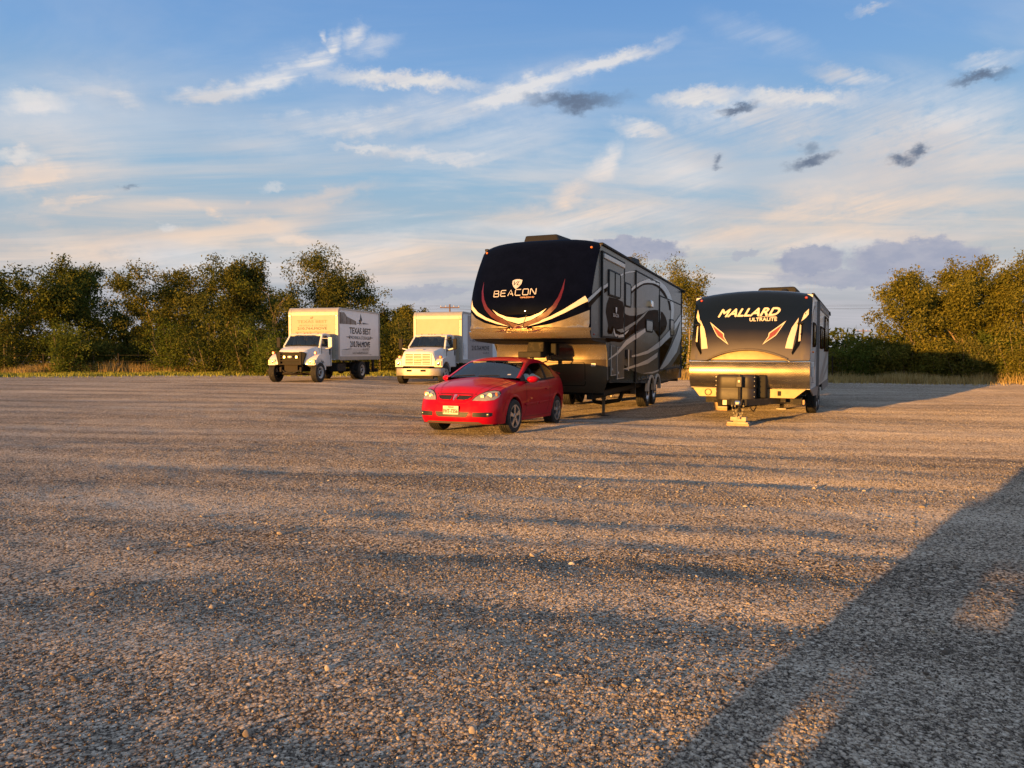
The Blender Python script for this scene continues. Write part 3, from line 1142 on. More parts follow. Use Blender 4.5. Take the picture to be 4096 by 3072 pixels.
    order = [('low', 'blackpaint'), ('brown', 'brown'), ('brown2', 'brown'), ('d1', 'brown'), ('gray', 'midribbon'), ('ringd', 'brown'), ('ring', 'lightribbon'),
             ('thin', 'lightribbon'), ('l1', 'lightribbon'), ('hook', 'lightribbon'), ('diag', 'midribbon'), ('l8', 'lightribbon'), ('l9', 'lightribbon'), ('l10', 'lightribbon'), ('l11', 'lightribbon')]
    for i, (k, mm) in enumerate(order):
        decal('side_stripe', G[k], mm, T, sb, 'x', 1, off=.0025 + .0011 * i, cut=.25)

    def window(y0, y1, z0, z1, sl=True):
        x = cast(sb, 'x', 1, (y0 + y1) / 2, (z0 + z1) / 2).x
        fr = MB()
        o_, i_ = rrect(y0, y1, z0, z1, .07), rrect(y0 + .035, y1 - .035, z0 + .035, z1 - .035, .05)
        n = len(o_)
        v = [(x + .02, *p) for p in o_] + [(x + .034, *p) for p in i_] + [(x - .005, *p) for p in o_]
        fr.add(v, [(i, (i + 1) % n, n + (i + 1) % n, n + i) for i in range(n)] + [(2 * n + i, 2 * n + (i + 1) % n, (i + 1) % n, i) for i in range(n)])
        f = fr.build('window', 'black', T, sm=40)
        MB().prism(i_, 'x', x + .019, x + .024).build('pane', 'winglass', f)
        if sl:
            MB().box(x + .024, x + .034, (y0 + y1) / 2 - .015, (y0 + y1) / 2 + .015, z0 + .035, z1 - .035).build('mullion', 'black', f)
    window(.68, 1.80, 2.70, 3.26)
    window(2.40, 3.06, 2.58, 3.15, False)
    window(4.88, 5.90, 2.06, 2.40, False)
    window(8.86, 9.65, 2.04, 2.58, False)
    for y0, y1, z0, z1 in ((1.06, 1.60, 1.02, 1.66), (1.64, 2.38, .93, 1.63)):
        d = panel('storage_door', y0, y1, z0, z1, .012, 'greypaint')
        MB().box(HW + .012, HW + .03, y0 + .10, y0 + .14, z0 + .06, z0 + .15).build('latch', 'chrome', d, bevel=.006)
        MB().box(HW + .012, HW + .022, y0 - .012, y0 + .008, z0, z1).box(HW + .0, HW + .014, y0, y1, z0 - .012, z0).build('seam', 'lightribbon', d)
    m = MB().tube((HW + .06, 2.62, 1.08), (HW + .06, 2.62, 1.58), .013).tube((HW, 2.62, 1.10), (HW + .06, 2.62, 1.10), .013).tube((HW, 2.62, 1.56), (HW + .06, 2.62, 1.56), .013)
    m.build('grab_handle', 'chrome', T, sm=40)
    panel('entry_step_box', 2.5, 3.05, 1.37, 1.58, .05, 'dark_metal')
    MB().box(HW, HW + .10, 5.34, 5.62, 2.74, 2.92).build('porch_lamp', 'chrome', T, bevel=.02)
    lettering('side_lettering', 'BEACON', 1.08, 2.28, .52, .075, 'lettersilver', T, sb, 'x', 1, off=.024)
    decal('side_crest', [(1.30, 2.49), (1.37, 2.50), (1.44, 2.49), (1.42, 2.41), (1.37, 2.36), (1.32, 2.41)], 'lettersilver', T, sb, 'x', 1, off=.024)
    # ---- wheels, arches, running gear
    for s in (-1, 1):
        for y in (5.75, 6.72):
            wheel(T, s * 1.20, y, .40, .40, .24, s, 'alloy8', .235)
        a = MB()
        for y in (5.75, 6.72):
            ring_o = [(y + .50 * math.cos(t), .40 + .50 * math.sin(t)) for t in [R(8 + 164 * i / 14) for i in range(15)]]
            ring_i = [(y + .43 * math.cos(t), .40 + .43 * math.sin(t)) for t in [R(8 + 164 * i / 14) for i in range(15)]]
            a.loft([[(s * (HW - .05), *p) for p in ring_i], [(s * (HW + .05), *p) for p in ring_i], [(s * (HW + .05), *p) for p in ring_o], [(s * (HW - .05), *p) for p in ring_o]], closed=False, caps=False)
        a.build('fender_skirt', 'lightribbon', T, sm=50)
        MB().box(s * .80 - .06, s * .80 + .06, 1.1, YR - .1, .48, .62).build('frame_rail', 'dark_metal', T)
        MB().box(s * .92 - .05, s * .92 + .05, 5.2, 7.3, .40, .50).build('axle_hanger', 'dark_metal', T)
    for y in (5.75, 6.72):
        MB().tube((-1.1, y, .40), (1.1, y, .40), .05, n=10).build('axle', 'dark_metal', T)
    MB().box(-1.1, 1.1, 1.2, YR - .2, .58, .68).build('belly_pan', 'black', T)
    MB().path([(.3, 3.0, .55), (.4, 3.1, .30), (.55, 3.3, .26), (.9, 3.6, .32), (.95, 3.7, .5)], .05, 10).build('drain_pipe', 'black', T, sm=50)
    for y in (2.62, 9.6):
        for s in (-1, 1):
            lg = MB().box(s * .74 - .05, s * .74 + .05, y - .05, y + .05, .40, 1.0).build('landing_leg', 'legsteel', T, bevel=.006)
            MB().box(s * .74 - .03, s * .74 + .03, y - .03, y + .03, .02, .42).build('leg_tube', 'legsteel', lg)
            MB().box(s * .74 - .12, s * .74 + .12, y - .12, y + .12, .0, .02).build('foot_plate', 'dark_metal', lg)
            if y > 5:
                break
    MB().box(.98, 1.10, 4.55, 4.65, .42, .72).build('step_bracket', 'steel', T)
    MB().box(-1.15, 1.15, YR + .05, YR + .17, .50, .62).build('rear_bumper', 'dark_metal', T, bevel=.01)
    MB().hexa([(-.05, YR + .15, .46), (.05, YR + .15, .46), (.04, YR + .5, .42), (-.04, YR + .5, .42)], [(-.05, YR + .15, .58), (.05, YR + .15, .58), (.04, YR + .5, .50), (-.04, YR + .5, .50)]).build('hitch', 'dark_metal', T)
    # ---- roof units
    def ac(x0, x1, y0, y1, z0, h, mm):
        MB().hexa([(x0, y0, z0), (x1, y0, z0), (x1, y1, z0), (x0, y1, z0)], [(x0 + .04, y0 + .28, z0 + h), (x1 - .22, y0 + .28, z0 + h), (x1 - .12, y1 - .1, z0 + h), (x0 + .04, y1 - .1, z0 + h)]).build('air_conditioner', mm, T, bevel=.03)
    ac(-.98, .05, 1.5, 2.7, 3.78, .46, 'black')
    ac(.20, .85, 5.9, 6.9, 3.74, .50, 'black')
    MB().box(.45, .80, 8.0, 8.4, 3.78, 3.93).build('roof_vent', 'roofwhite', T, bevel=.03)
    return T


M['winglass'] = mat('dark_window_glass', (.010, .011, .011), .12, coat=.10, var=.1, coat_r=.01, spec=.08)
BEACON_SIDE = {
    'l1': [(-0.82, 2.53), (0.17, 2.84), (0.63, 2.96), (0.63, 2.89), (0.17, 2.77), (-0.8, 2.46)] ,
    'd1': [(-0.8, 2.45), (0.17, 2.76), (0.63, 2.88), (0.63, 2.8), (0.17, 2.67), (-0.71, 2.36)] ,
    'thin': [(1.81, 3.26), (2.25, 3.34), (2.88, 3.44), (3.55, 3.52), (3.55, 3.5), (2.88, 3.41), (2.25, 3.31), (1.83, 3.22)] ,
    'ring': [(3.0, 3.0), (3.22, 3.08), (3.56, 3.18), (4.04, 3.29), (4.54, 3.38), (5.2, 3.48), (5.91, 3.56), (6.68, 3.6), (7.33, 3.6), (8.03, 3.56), (8.58, 3.48), (9.07, 3.37), (9.37, 3.24), (9.62, 3.07), (9.7, 2.91), (9.51, 2.59), (9.02, 2.57), (9.1, 2.88), (8.99, 3.03), (8.79, 3.13), (8.41, 3.26), (8.04, 3.35), (7.51, 3.42), (6.84, 3.45), (6.29, 3.45), (5.77, 3.43), (5.07, 3.37), (4.54, 3.31), (4.04, 3.21), (3.56, 3.1), (3.06, 2.97)] ,
    'ringd': [(3.06, 2.96), (3.56, 3.09), (4.04, 3.21), (4.54, 3.3), (5.07, 3.37), (5.77, 3.42), (6.29, 3.45), (6.84, 3.44), (7.51, 3.41), (8.04, 3.34), (8.41, 3.25), (8.75, 3.12), (8.95, 3.02), (9.04, 2.86), (8.77, 2.85), (8.65, 3.0), (8.42, 3.11), (8.05, 3.23), (7.6, 3.3), (7.09, 3.36), (6.53, 3.39), (5.78, 3.38), (5.07, 3.32), (4.54, 3.26), (4.04, 3.16), (3.57, 3.04), (3.09, 2.92)] ,
    'brown': [(0.79, 2.68), (1.59, 2.69), (2.12, 2.66), (2.2, 2.53), (2.28, 2.45), (2.59, 2.4), (3.02, 2.39), (3.59, 2.42), (4.57, 2.53), (5.38, 2.65), (6.25, 2.72), (6.8, 2.74), (7.55, 2.71), (8.08, 2.59), (8.37, 2.42), (8.1, 2.23), (7.58, 2.1), (6.92, 1.97), (6.29, 2.1), (5.83, 2.22), (4.85, 2.17), (3.61, 2.01), (2.5, 1.81), (2.0, 1.74), (1.34, 1.75), (0.81, 1.74), (0.56, 1.83), (0.72, 2.08), (0.5, 2.35), (0.58, 2.52)] ,
    'gray': [(2.19, 2.54), (2.3, 2.45), (2.61, 2.4), (3.02, 2.4), (3.59, 2.43), (4.57, 2.54), (5.38, 2.69), (4.57, 2.69), (3.58, 2.62), (2.69, 2.58), (2.29, 2.62)] ,
    'hook': [(1.2, 2.04), (1.33, 1.92), (1.71, 1.9), (2.29, 1.94), (2.92, 2.07), (2.71, 1.99), (2.2, 1.87), (1.61, 1.84), (1.29, 1.87), (1.17, 1.96)] ,
    'diag': [(1.42, 2.01), (2.29, 2.07), (3.6, 2.29), (5.24, 2.66), (5.49, 2.73), (4.58, 2.45), (3.6, 2.22), (2.5, 2.01), (1.9, 1.96)] ,
    'l8': [(0.82, 1.37), (1.62, 1.52), (2.51, 1.79), (3.61, 1.97), (4.79, 2.15), (4.86, 2.06), (3.85, 1.88), (2.62, 1.68), (1.72, 1.48), (0.84, 1.35)] ,
    'l9': [(2.42, 1.4), (3.63, 1.46), (5.15, 1.57), (6.93, 1.83), (8.66, 2.19), (10.03, 2.53), (11.34, 2.89), (11.35, 2.69), (10.26, 2.37), (8.86, 2.01), (6.94, 1.66), (5.15, 1.48), (3.63, 1.41), (2.62, 1.38)] ,
    'l10': [(2.22, 1.13), (3.63, 1.21), (5.16, 1.33), (6.7, 1.52), (6.63, 1.38), (5.16, 1.21), (3.64, 1.15), (2.74, 1.11)] ,
    'l11': [(4.51, 0.97), (5.89, 0.98), (6.97, 1.02), (7.98, 1.32), (9.07, 1.68), (10.27, 2.14), (11.24, 2.67), (11.44, 2.47), (11.29, 2.03), (10.31, 1.53), (8.53, 1.15), (7.14, 0.98), (5.89, 0.93)] ,
    'brown2': [(7.1, 1.69), (8.86, 1.97), (9.55, 2.03), (9.07, 1.77), (7.97, 1.38), (7.05, 1.06)] ,
    'low': [(0.91, 1.22), (2.52, 1.21), (3.41, 1.06), (4.64, 0.94), (6.82, 0.88), (7.65, 0.96), (9.51, 1.11), (11.32, 1.54), (11.25, 0.89), (10.81, 0.62), (6.05, 0.65), (0.96, 0.87)] ,
}
build_beacon()

# ------------------------------------------------------------------ the smaller travel trailer
def navy_fade():
    m, nt, out = new_mat('navy_to_silver_fade')
    co = obj_co()
    px, py, pz = sep(co)
    n = noise(co, 1.6, 4, .6)
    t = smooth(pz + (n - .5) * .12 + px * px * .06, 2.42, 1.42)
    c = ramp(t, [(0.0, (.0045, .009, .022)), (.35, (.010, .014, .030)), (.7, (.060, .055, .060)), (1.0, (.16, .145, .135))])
    principled(nt, out, c, .30, .05, .45, .02, .05)
    return m


def diamond_plate():
    m, nt, out = new_mat('diamond_plate')
    co = obj_co()
    px, py, pz = sep(co)
    s = 20.0
    a, b = (px + pz) * s, (px - pz) * s
    h = X.math('ABSOLUTE', X.math('SINE', a * math.pi)) * X.math('ABSOLUTE', X.math('SINE', b * math.pi))
    h = smooth(h, .35, .8)
    n = noise(co, 3, 5, .6)
    c = mix(smooth(n, .3, .7), (.36, .30, .20), (.46, .39, .27))
    c = mix(smooth(noise(co, 5, 6, .7), .55, .75) * .5, c, (.14, .11, .07))
    principled(nt, out, c, n * .12 + .27, 1.0, normal=bump(h, 1.0, .02))
    return m


def build_mallard():
    T = thing('travel_trailer', 'white travel trailer with a navy front cap and diamond plate apron, parked at right', 'trailer', (5.2763, 15.6405, 0), -R(26.3))
    HW, YR = 1.22, 7.75
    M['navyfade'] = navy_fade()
    M['diamond'] = diamond_plate()
    M['siding'] = mat('white_laminate_siding', (.80, .79, .77), .35, coat=.4, var=.05, dirt=.12, scale=2)
    M['greyskirt'] = mat('grey_skirt', (.17, .155, .15), .5, var=.1)
    M['greystripe'] = mat('grey_side_stripe', (.26, .25, .245), .4, var=.1)
    M['gold'] = mat('galvanised_chin', (.25, .20, .125), .5, .6, var=.15, dirt=.45, scale=7)
    edge = [(.74, -.44), (1.34, -.56), (1.45, -.53), (1.75, -.42), (2.05, -.29), (2.35, -.16), (2.6, -.06), (2.74, .02)]
    e_of = lambda z: float(np.interp(z, [p[0] for p in edge], [p[1] for p in edge]))
    zs = [.74, 1.34, 1.45, 1.75, 2.05, 2.35, 2.6, 2.74]
    side = [(e_of(z) + .02, z) for z in zs] + [(3.0, 2.742), (YR, 2.742), (YR, .72), (.3, .72)]
    rings = []
    for x in (-HW, -HW * .5, 0, HW * .5, HW):
        k = .10 * (1 - (x / HW) ** 2)
        rings.append([(x, y, z + (k if z > 2.73 else 0)) for y, z in side])
    body = MB().loft(rings).build('body', 'siding', T)
    # ---- front cap with flanking wings
    us = [-1, -.985, -.95, -.90, -.86, -.84, -.7, -.5, -.25, 0, .25, .5, .7, .84, .86, .90, .95, .985, 1]

    def cap_y(u, z):
        bow = .10 + .10 * math.sin(math.pi * min(1, max(0, (z - 1.3) / 1.5)))
        groove = .018 if .835 < abs(u) < .87 and z > 1.4 else 0
        return e_of(min(z, 2.72)) - bow * (1 - abs(u) ** 2.4) - .05 * (1 - abs(u) ** 12) + groove - (.03 if abs(u) > .87 and z < 1.55 else 0)
    cz = [1.36, 1.42, 1.50, 1.6, 1.72, 1.85, 2.0, 2.15, 2.3, 2.45, 2.58, 2.68, 2.74, 2.765]
    rows = []
    for z in cz:
        back = {2.765: .30, 2.74: .10, 2.68: .02}.get(z, 0)
        rows.append([(u * HW, cap_y(u, z) + back, z + .11 * (1 - u * u) * sstep(np.array(z), 2.2, 2.76).item()) for u in us])
    rows.append([(u * HW, .5, 2.75 + .105 * (1 - u * u)) for u in us])
    m = MB().loft(rows, closed=False, caps=False)
    for s in (0, -1):
        m.loft([[r[s] for r in rows[:-1]], [(r[s][0] * 1.001, e_of(min(r[s][2], 2.74)) + .05, r[s][2]) for r in rows[:-1]]], closed=False, caps=False)
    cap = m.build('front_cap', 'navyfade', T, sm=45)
    cb = bvh_of(cap)
    # ---- arched ledge above the apron
    n = 18
    rr = []
    for f, dy, dz in ((0, -.02, .0), (1, -.075, -.012), (1, -.09, -.04), (0, -.07, -.05)):
        row = []
        for i in range(n + 1):
            x = -.80 + 1.60 * i / n
            arch = .20 * max(0, 1 - (x / .80) ** 2)
            y = cast(cb, 'y', -1, x, max(1.37, 1.40 + arch)).y
            row.append((x, y + dy, 1.40 + arch + dz))
        rr.append(row)
    MB().loft(rr, closed=False, caps=False).build('arched_ledge', 'gold', T, sm=40)
    ap = []
    for i in range(n + 1):
        x = -.78 + 1.56 * i / n
        arch = .19 * max(0, 1 - (x / .80) ** 2)
        ap.append((x, 1.395 + arch - .03))
    decal('arch_panel', ap + [(.78, 1.365), (-.78, 1.365)], 'gold', T, cb, off=.008)
    for s in (-1, 1):
        MB().hexa([(s * .82, e_of(1.36) - .16, 1.345), (s * 1.21, e_of(1.36) - .05, 1.345), (s * 1.21, -.5, 1.345), (s * .82, -.5, 1.345)],
                  [(s * .80, e_of(1.4) - .10, 1.395), (s * 1.215, e_of(1.4) - .02, 1.40), (s * 1.21, -.5, 1.40), (s * .82, -.5, 1.40)]).build('wing_foot', 'greyskirt', T, bevel=.01)
    # ---- diamond plate apron
    pr = [(1.345, -.60), (1.335, -.645), (1.31, -.65), (1.305, -.63), (1.25, -.66), (1.15, -.685), (1.05, -.68), (.95, -.655), (.85, -.61), (.755, -.545)]
    U = [-1, -.6, -.2, .2, .6, 1]
    MB().loft([[(u * (HW + .004), y + .05 * u * u, z) for u in U] for z, y in pr[3:]], closed=False, caps=False).build('apron', 'diamond', T, sm=60)
    MB().loft([[(u * (HW + .012), y + .05 * u * u - .004, z) for u in U] for z, y in pr[:4]], closed=False, caps=False).build('apron_trim', 'chrome', T, sm=40)
    for s in (-1, 1):
        MB().prism([(p[1] + .05, p[0]) for p in pr] + [(-.3, .755), (-.3, 1.345)], 'x', s * (HW - .004), s * (HW + .004)).build('apron_end', 'gold', T)
    # ---- chin panels and their badges
    for s, x0, x1, x2 in ((-1, -1.17, -.50, -1.02), (1, .30, 1.16, .93)):
        MB().prism([(x0 if s < 0 else x0, .745), (x1, .745), (x1 if s < 0 else x2, .55), (x2 if s < 0 else x0, .55)], 'y', -.52, -.44).build('chin_panel', 'gold', T, bevel=.006)
    MB().lathe([(.060, 0), (.075, 0), (.075, -.012), (.060, -.012)], (-.83, -.522, .648), 'y', 24).build('oval_badge', 'black', T)
    MB().box(.60, .67, -.535, -.518, .60, .70).build('socket', 'black', T, bevel=.01)
    # ---- cap lettering and flashes
    M['creamletter'] = mat('cream_lettering', (.74, .66, .52), .4, coat=.4, var=.05)
    M['pinkred'] = mat('faded_red_flash', (.26, .06, .05), .4, coat=.4)
    lettering('lettering', 'MALLARD', -.66, 2.285, 1.27, .165, 'creamletter', T, cb, off=.008, shear=.42, heavy=.010, skew=.01)
    decal('underline', [(.18, 2.262), (.54, 2.268), (.55, 2.278), (.19, 2.272)], 'creamletter', T, cb, off=.008)
    lettering('small_lettering', 'ULTRALITE', .01, 2.178, .545, .072, 'creamletter', T, cb, off=.008, heavy=.004)
    for s in (-1, 1):
        c0 = -.045
        f = lambda pl: [(c0 + s * p[0], p[1]) for p in pl]
        decal('flash_outline', f([(.785, 2.18), (.46, 1.92), (.45, 1.845), (.345, 1.675), (.60, 1.865), (.66, 1.96)]), 'creamletter', T, cb, off=.006)
        decal('flash', f([(.72, 2.10), (.48, 1.91), (.465, 1.84), (.39, 1.73), (.585, 1.875), (.64, 1.955)]), 'pinkred', T, cb, off=.009)
        decal('pale_blade', f([(1.02, 2.24), (.90, 2.03), (.83, 1.80), (.79, 1.60), (.93, 1.585), (.96, 1.80), (1.0, 2.02)]), 'creamletter', T, cb, off=.006)
        decal('upper_blade', f([(1.205, 2.43), (1.12, 2.33), (1.07, 2.16), (1.15, 2.23), (1.205, 2.31)]) if s > 0 else f([(1.10, 2.47), (1.05, 2.33), (1.02, 2.16), (1.07, 2.2), (1.12, 2.3)]), 'creamletter', T, cb, off=.006)
        decal('dark_scoop', f([(1.10, 2.13), (1.02, 2.02), (.99, 1.75), (.915, 1.50), (.94, 1.46), (1.06, 1.66), (1.11, 1.90)]), 'blackpaint', T, cb, off=.007)
        decal('scoop_gleam', f([(1.05, 2.10), (1.075, 2.08), (1.075, 1.75), (1.035, 1.74)]), 'creamletter', T, cb, off=.010)
        p = cast(cb, 'y', -1, c0 + s * 1.055, 2.12)
        MB().box(p.x - .06, p.x + .06, p.y - .06, p.y + .02, 2.11, 2.135).build('scoop_hood', 'black', T, bevel=.01)
    for x in (-1.08, 1.10):
        p = cast(cb, 'y', -1, x, 2.67)
        MB().ball((p.x, p.y, p.z), (.035, .03, .03), 8).build('marker_lamp', 'redlens', T, sm=60)
    # ---- roof
    for s in (-1, 1):
        MB().box(s * HW - .03, s * HW + .03, .06, YR + .02, 2.735, 2.775).build('roof_rail', 'black', T, bevel=.01)
    MB().prism([(YR - .06, 2.70), (YR + .30, 2.665), (YR + .30, 2.68), (YR - .06, 2.775)], 'x', HW - .03, HW + .05).build('gutter_spout', 'black', T)
    m = MB()
    m.loft([[(x, y, z) for x, z in rrect(-.18, .72, 2.83, 3.12, .09)] for y in (2.25, 2.9, 3.4)])
    ac = m.build('air_conditioner', 'black', T, bevel=.03)
    MB().tube((.45, 2.25, 2.98), (.45, 2.1, 2.94), .10, .05, 12).build('fan_shroud', 'black', ac, sm=40)
    MB().hexa([(-.42, 1.6, 2.84), (.02, 1.6, 2.84), (.02, 2.0, 2.84), (-.42, 2.0, 2.84)], [(-.36, 1.65, 2.93), (-.03, 1.65, 2.93), (-.03, 1.95, 2.93), (-.36, 1.95, 2.93)]).build('roof_vent', 'black', T, bevel=.02)
    # ---- slide and side
    sl = MB().box(HW - .01, HW + .05, 1.72, 6.45, .74, 2.64).build('living_slide', 'siding', T, bevel=.012)
    m = MB()
    m.box(HW, HW + .062, 1.66, 1.72, .72, 2.70).box(HW, HW + .062, 6.45, 6.50, .72, 2.70).box(HW, HW + .058, 1.72, 6.45, 2.64, 2.70)
    m.build('slide_seal', 'greyskirt', sl)
    MB().box(HW, HW + .075, 1.80, 6.40, 2.52, 2.62).build('slide_awning', 'greystripe', sl, bevel=.02)
    sb = bvh_of(body, sl)

    def window(y0, y1, z0, z1, mull=True):
        x = cast(sb, 'x', 1, (y0 + y1) / 2, (z0 + z1) / 2).x
        o_, i_ = rrect(y0, y1, z0, z1, .06), rrect(y0 + .05, y1 - .05, z0 + .05, z1 - .05, .04)
        n = len(o_)
        v = [(x + .022, *p) for p in o_] + [(x + .036, *p) for p in i_] + [(x - .005, *p) for p in o_]
        f = MB().add(v, [(i, (i + 1) % n, n + (i + 1) % n, n + i) for i in range(n)] + [(2 * n + i, 2 * n + (i + 1) % n, (i + 1) % n, i) for i in range(n)]).build('window', 'brown', T, sm=40)
        MB().prism(i_, 'x', x + .02, x + .026).build('pane', 'winglass', f)
        if mull:
            MB().box(x + .024, x + .036, (y0 + y1) / 2 - .02, (y0 + y1) / 2 + .02, z0 + .05, z1 - .05).build('mullion', 'black', f)
    window(.15, .98, 1.63, 2.16, False)
    window(2.02, 3.45, 1.60, 2.14)
    window(4.00, 6.05, 1.54, 2.47)
    window(6.66, 7.45, 1.63, 2.22, False)
    for i, (pts, w) in enumerate([([(-.1, 2.05), (.2, 2.35), (.55, 2.5), (1.1, 2.55)], [.05, .10, .08, .01]), ([(.0, .80), (.6, 1.0), (1.2, 1.35), (1.6, 1.75)], [.05, .22, .2, .05]),
                                  ([(1.8, .80), (3.0, .95), (4.5, 1.25), (6.4, 1.62)], [.06, .26, .26, .2]), ([(2.2, .78), (4.0, .86), (6.3, 1.14)], [.03, .14, .12]), ([(6.55, 1.72), (7.1, 1.55), (7.6, 1.2)], [.2, .25, .1])]):
        decal('side_stripe', stroke_poly(pts, w), 'greystripe', T, sb, 'x', 1, off=.003 + .001 * i, cut=.3)
    for s in (-1, 1):
        MB().prism([(-.42, .735), (YR - .02, .715), (YR - .05, .50), (4.35, .50), (4.1, .70), (2.35, .70), (2.1, .50), (.55, .56)], 'x', s * HW - .012 + s * .006, s * HW + .012 + s * .006).build('skirt', 'greyskirt', T)
    MB().box(HW + .005, HW + .04, .02, .30, .98, 1.30).build('utility_hatch', 'siding', T, bevel=.01)
    m = MB().tube((HW + .05, -.10, .86), (HW + .05, -.10, 1.22), .012).tube((HW, -.10, .88), (HW + .05, -.10, .88), .012).tube((HW, -.10, 1.20), (HW + .05, -.10, 1.20), .012)
    m.build('grab_handle', 'chrome', T, sm=40)
    MB().ball((HW + .02, .12, 1.52), .025, 8).build('side_marker', 'amber', T, sm=60)
    # ---- running gear
    for s in (-1, 1):
        for y in (2.85, 3.72):
            wheel(T, s * 1.17, y, .34, .34, .21, s, 'alloy8', .20)
        MB().box(s * .70 - .05, s * .70 + .05, -.4, YR - .1, .46, .60).build('frame_rail', 'dark_metal', T)
    for y in (2.85, 3.72):
        MB().tube((-1.0, y, .33), (1.0, y, .33), .045, n=10).build('axle', 'dark_metal', T)
    MB().box(-1.1, 1.1, .0, YR - .1, .585, .72).build('floor_pan', 'black', T)
    MB().box(-.95, 1.05, -.15, .02, .40, .56).build('cross_member', 'dark_metal', T)
    for s in (-1, 1):
        MB().hexa([(s * .95 - .05, .3, .42), (s * .95 + .05, .3, .42), (-.07 + s * .10 + .05, -1.25, .42), (-.07 + s * .10 - .05, -1.25, .42)],
                  [(s * .95 - .05, .3, .55), (s * .95 + .05, .3, .55), (-.07 + s * .10 + .05, -1.25, .55), (-.07 + s * .10 - .05, -1.25, .55)]).build('tongue_rail', 'dark_metal', T)
    # gas bottle cover on the tongue
    cov = []
    for z, k in ((.53, 1.0), (.56, 1.02), (.75, 1.02), (.765, .99), (.78, 1.02), (.98, 1.0), (1.03, .96), (1.05, .85)):
        cov.append([(-.18 + k * .395 * (1 if i in (1, 2) else -1) if False else -.18 + k * p[0], -.93 + k * p[1], z) for i, p in enumerate(rrect(-.39, .39, -.20, .22, .15, 6))])
    M['covergrey'] = mat('grey_brown_plastic_cover', (.034, .029, .026), .5, var=.12)
    g = MB().loft(cov).build('gas_bottle_cover', 'covergrey', T, sm=50)
    for z in (.60, .70, .82, .92, 1.0):
        for x in (-.18 - .385, -.18 + .385):
            MB().ball((x, -1.06, z), .012, 6).build('rivet', 'chrome', g)
    MB().box(.22, .40, -.75, -.5, .55, 1.04).build('battery_box', 'black', T, bevel=.03)
    # coupler, jack, chains
    MB().hexa([(-.16, -1.25, .43), (.02, -1.25, .43), (-.01, -1.50, .44), (-.13, -1.50, .44)], [(-.16, -1.25, .56), (.02, -1.25, .56), (-.02, -1.50, .53), (-.12, -1.50, .53)]).build('coupler', 'chrome', T, bevel=.02)
    MB().box(-.13, -.01, -1.46, -1.34, .46, .555).build('coupler_latch', 'dark_metal', T, bevel=.01)
    jk = MB().tube((-.07, -1.18, .28), (-.07, -1.18, .86), .032, n=12).build('tongue_jack', 'dark_metal', T, sm=40)
    MB().box(-.13, -.01, -1.30, -1.16, .80, 1.02).tube((-.07, -1.22, 1.0), (-.07, -1.22, 1.06), .03).build('jack_head', 'covergrey', jk, bevel=.03)
    MB().box(-.085, -.045, -1.31, -1.298, .90, .945).build('jack_lamp', 'creamletter', jk)
    MB().tube((-.07, -1.18, .19), (-.07, -1.18, .30), .024, n=12).box(-.13, -.01, -1.24, -1.12, .185, .20).build('jack_foot', 'steel', jk, sm=40)
    for x0, x1, sag in ((-.19, -.09, .26), (.05, -.04, .26), (-.13, -.02, .31)):
        ch = MB()
        for i in range(15):
            t = i / 14
            x = x0 + (x1 - x0) * t
            z = .47 - sag * math.sin(math.pi * min(1, t * .75 + .0)) - .0
            p = Vector((x, -1.42 + .12 * t, z))
            a = .016
            for q in range(6):
                t0, t1 = 2 * math.pi * q / 6, 2 * math.pi * (q + 1) / 6
                if i % 2:
                    ch.tube(p + Vector((a * math.cos(t0) * .6, 0, a * math.sin(t0))), p + Vector((a * math.cos(t1) * .6, 0, a * math.sin(t1))), .0045, n=4)
                else:
                    ch.tube(p + Vector((0, a * math.cos(t0) * .6, a * math.sin(t0))), p + Vector((0, a * math.cos(t1) * .6, a * math.sin(t1))), .0045, n=4)
        ch.build('safety_chain', 'steel', T)
    MB().path([(.1, -1.1, .45), (.16, -1.15, .35), (.2, -1.1, .30), (.22, -.9, .36), (.2, -.7, .45)], .012).build('breakaway_cable', 'black', T)
    MB().box(-.44, -.36, -.98, -.955, .41, .51).build('data_plate', 'cream', T)
    for s in (-1, 1):
        st = MB().hexa([(s * .62 - .04, .1, .30), (s * .62 + .04, .1, .30), (s * .62 + .04, .18, .30), (s * .62 - .04, .18, .30)], [(s * .62 - .04, .3, .46), (s * .62 + .04, .3, .46), (s * .62 + .04, .38, .46), (s * .62 - .04, .38, .46)]).build('stabiliser', 'dark_metal', T)
        MB().box(s * .62 - .10, s * .62 + .10, .05, .20, .27, .30).build('stabiliser_foot', 'steel', st)
    MB().box(1.0, 1.1, -.1, .0, .40, .50).build('tail_bracket', 'wood', T)
    MB().box(-1.1, 1.1, YR + .02, YR + .12, .44, .54).build('rear_bumper', 'dark_metal', T)
    # ---- timber under the jack: separate blocks, only stacked
    t = R(26.3)

    def put(name, lab, x, y, z, wx, wy, wz, rz, mm='wood'):
        o = MB().box(-wx / 2, wx / 2, -wy / 2, wy / 2, 0, wz).build(name, mm, None, bevel=.004)
        o.location = (5.2763 + x * math.cos(t) + y * math.sin(t), 15.6405 - x * math.sin(t) + y * math.cos(t), z)
        o.rotation_euler = (0, 0, -t + rz)
        tag(o, lab, 'wood block', 'timber blocks at the travel trailer')
    M['palewood'] = mat('weathered_pale_timber', (.58, .46, .32), .8, var=.25, scale=12, bmp=.4)
    put('timber_block', 'widest reddish plank lying on the gravel under the trailer jack', -.09, -1.13, .0, .44, .30, .045, .03)
    put('timber_block', 'flat pale plank, second from the bottom under the trailer jack', -.09, -1.15, .045, .42, .22, .035, -.04, 'palewood')
    put('timber_block', 'short thin board in the middle of the jack stack', -.06, -1.17, .08, .24, .18, .025, .06)
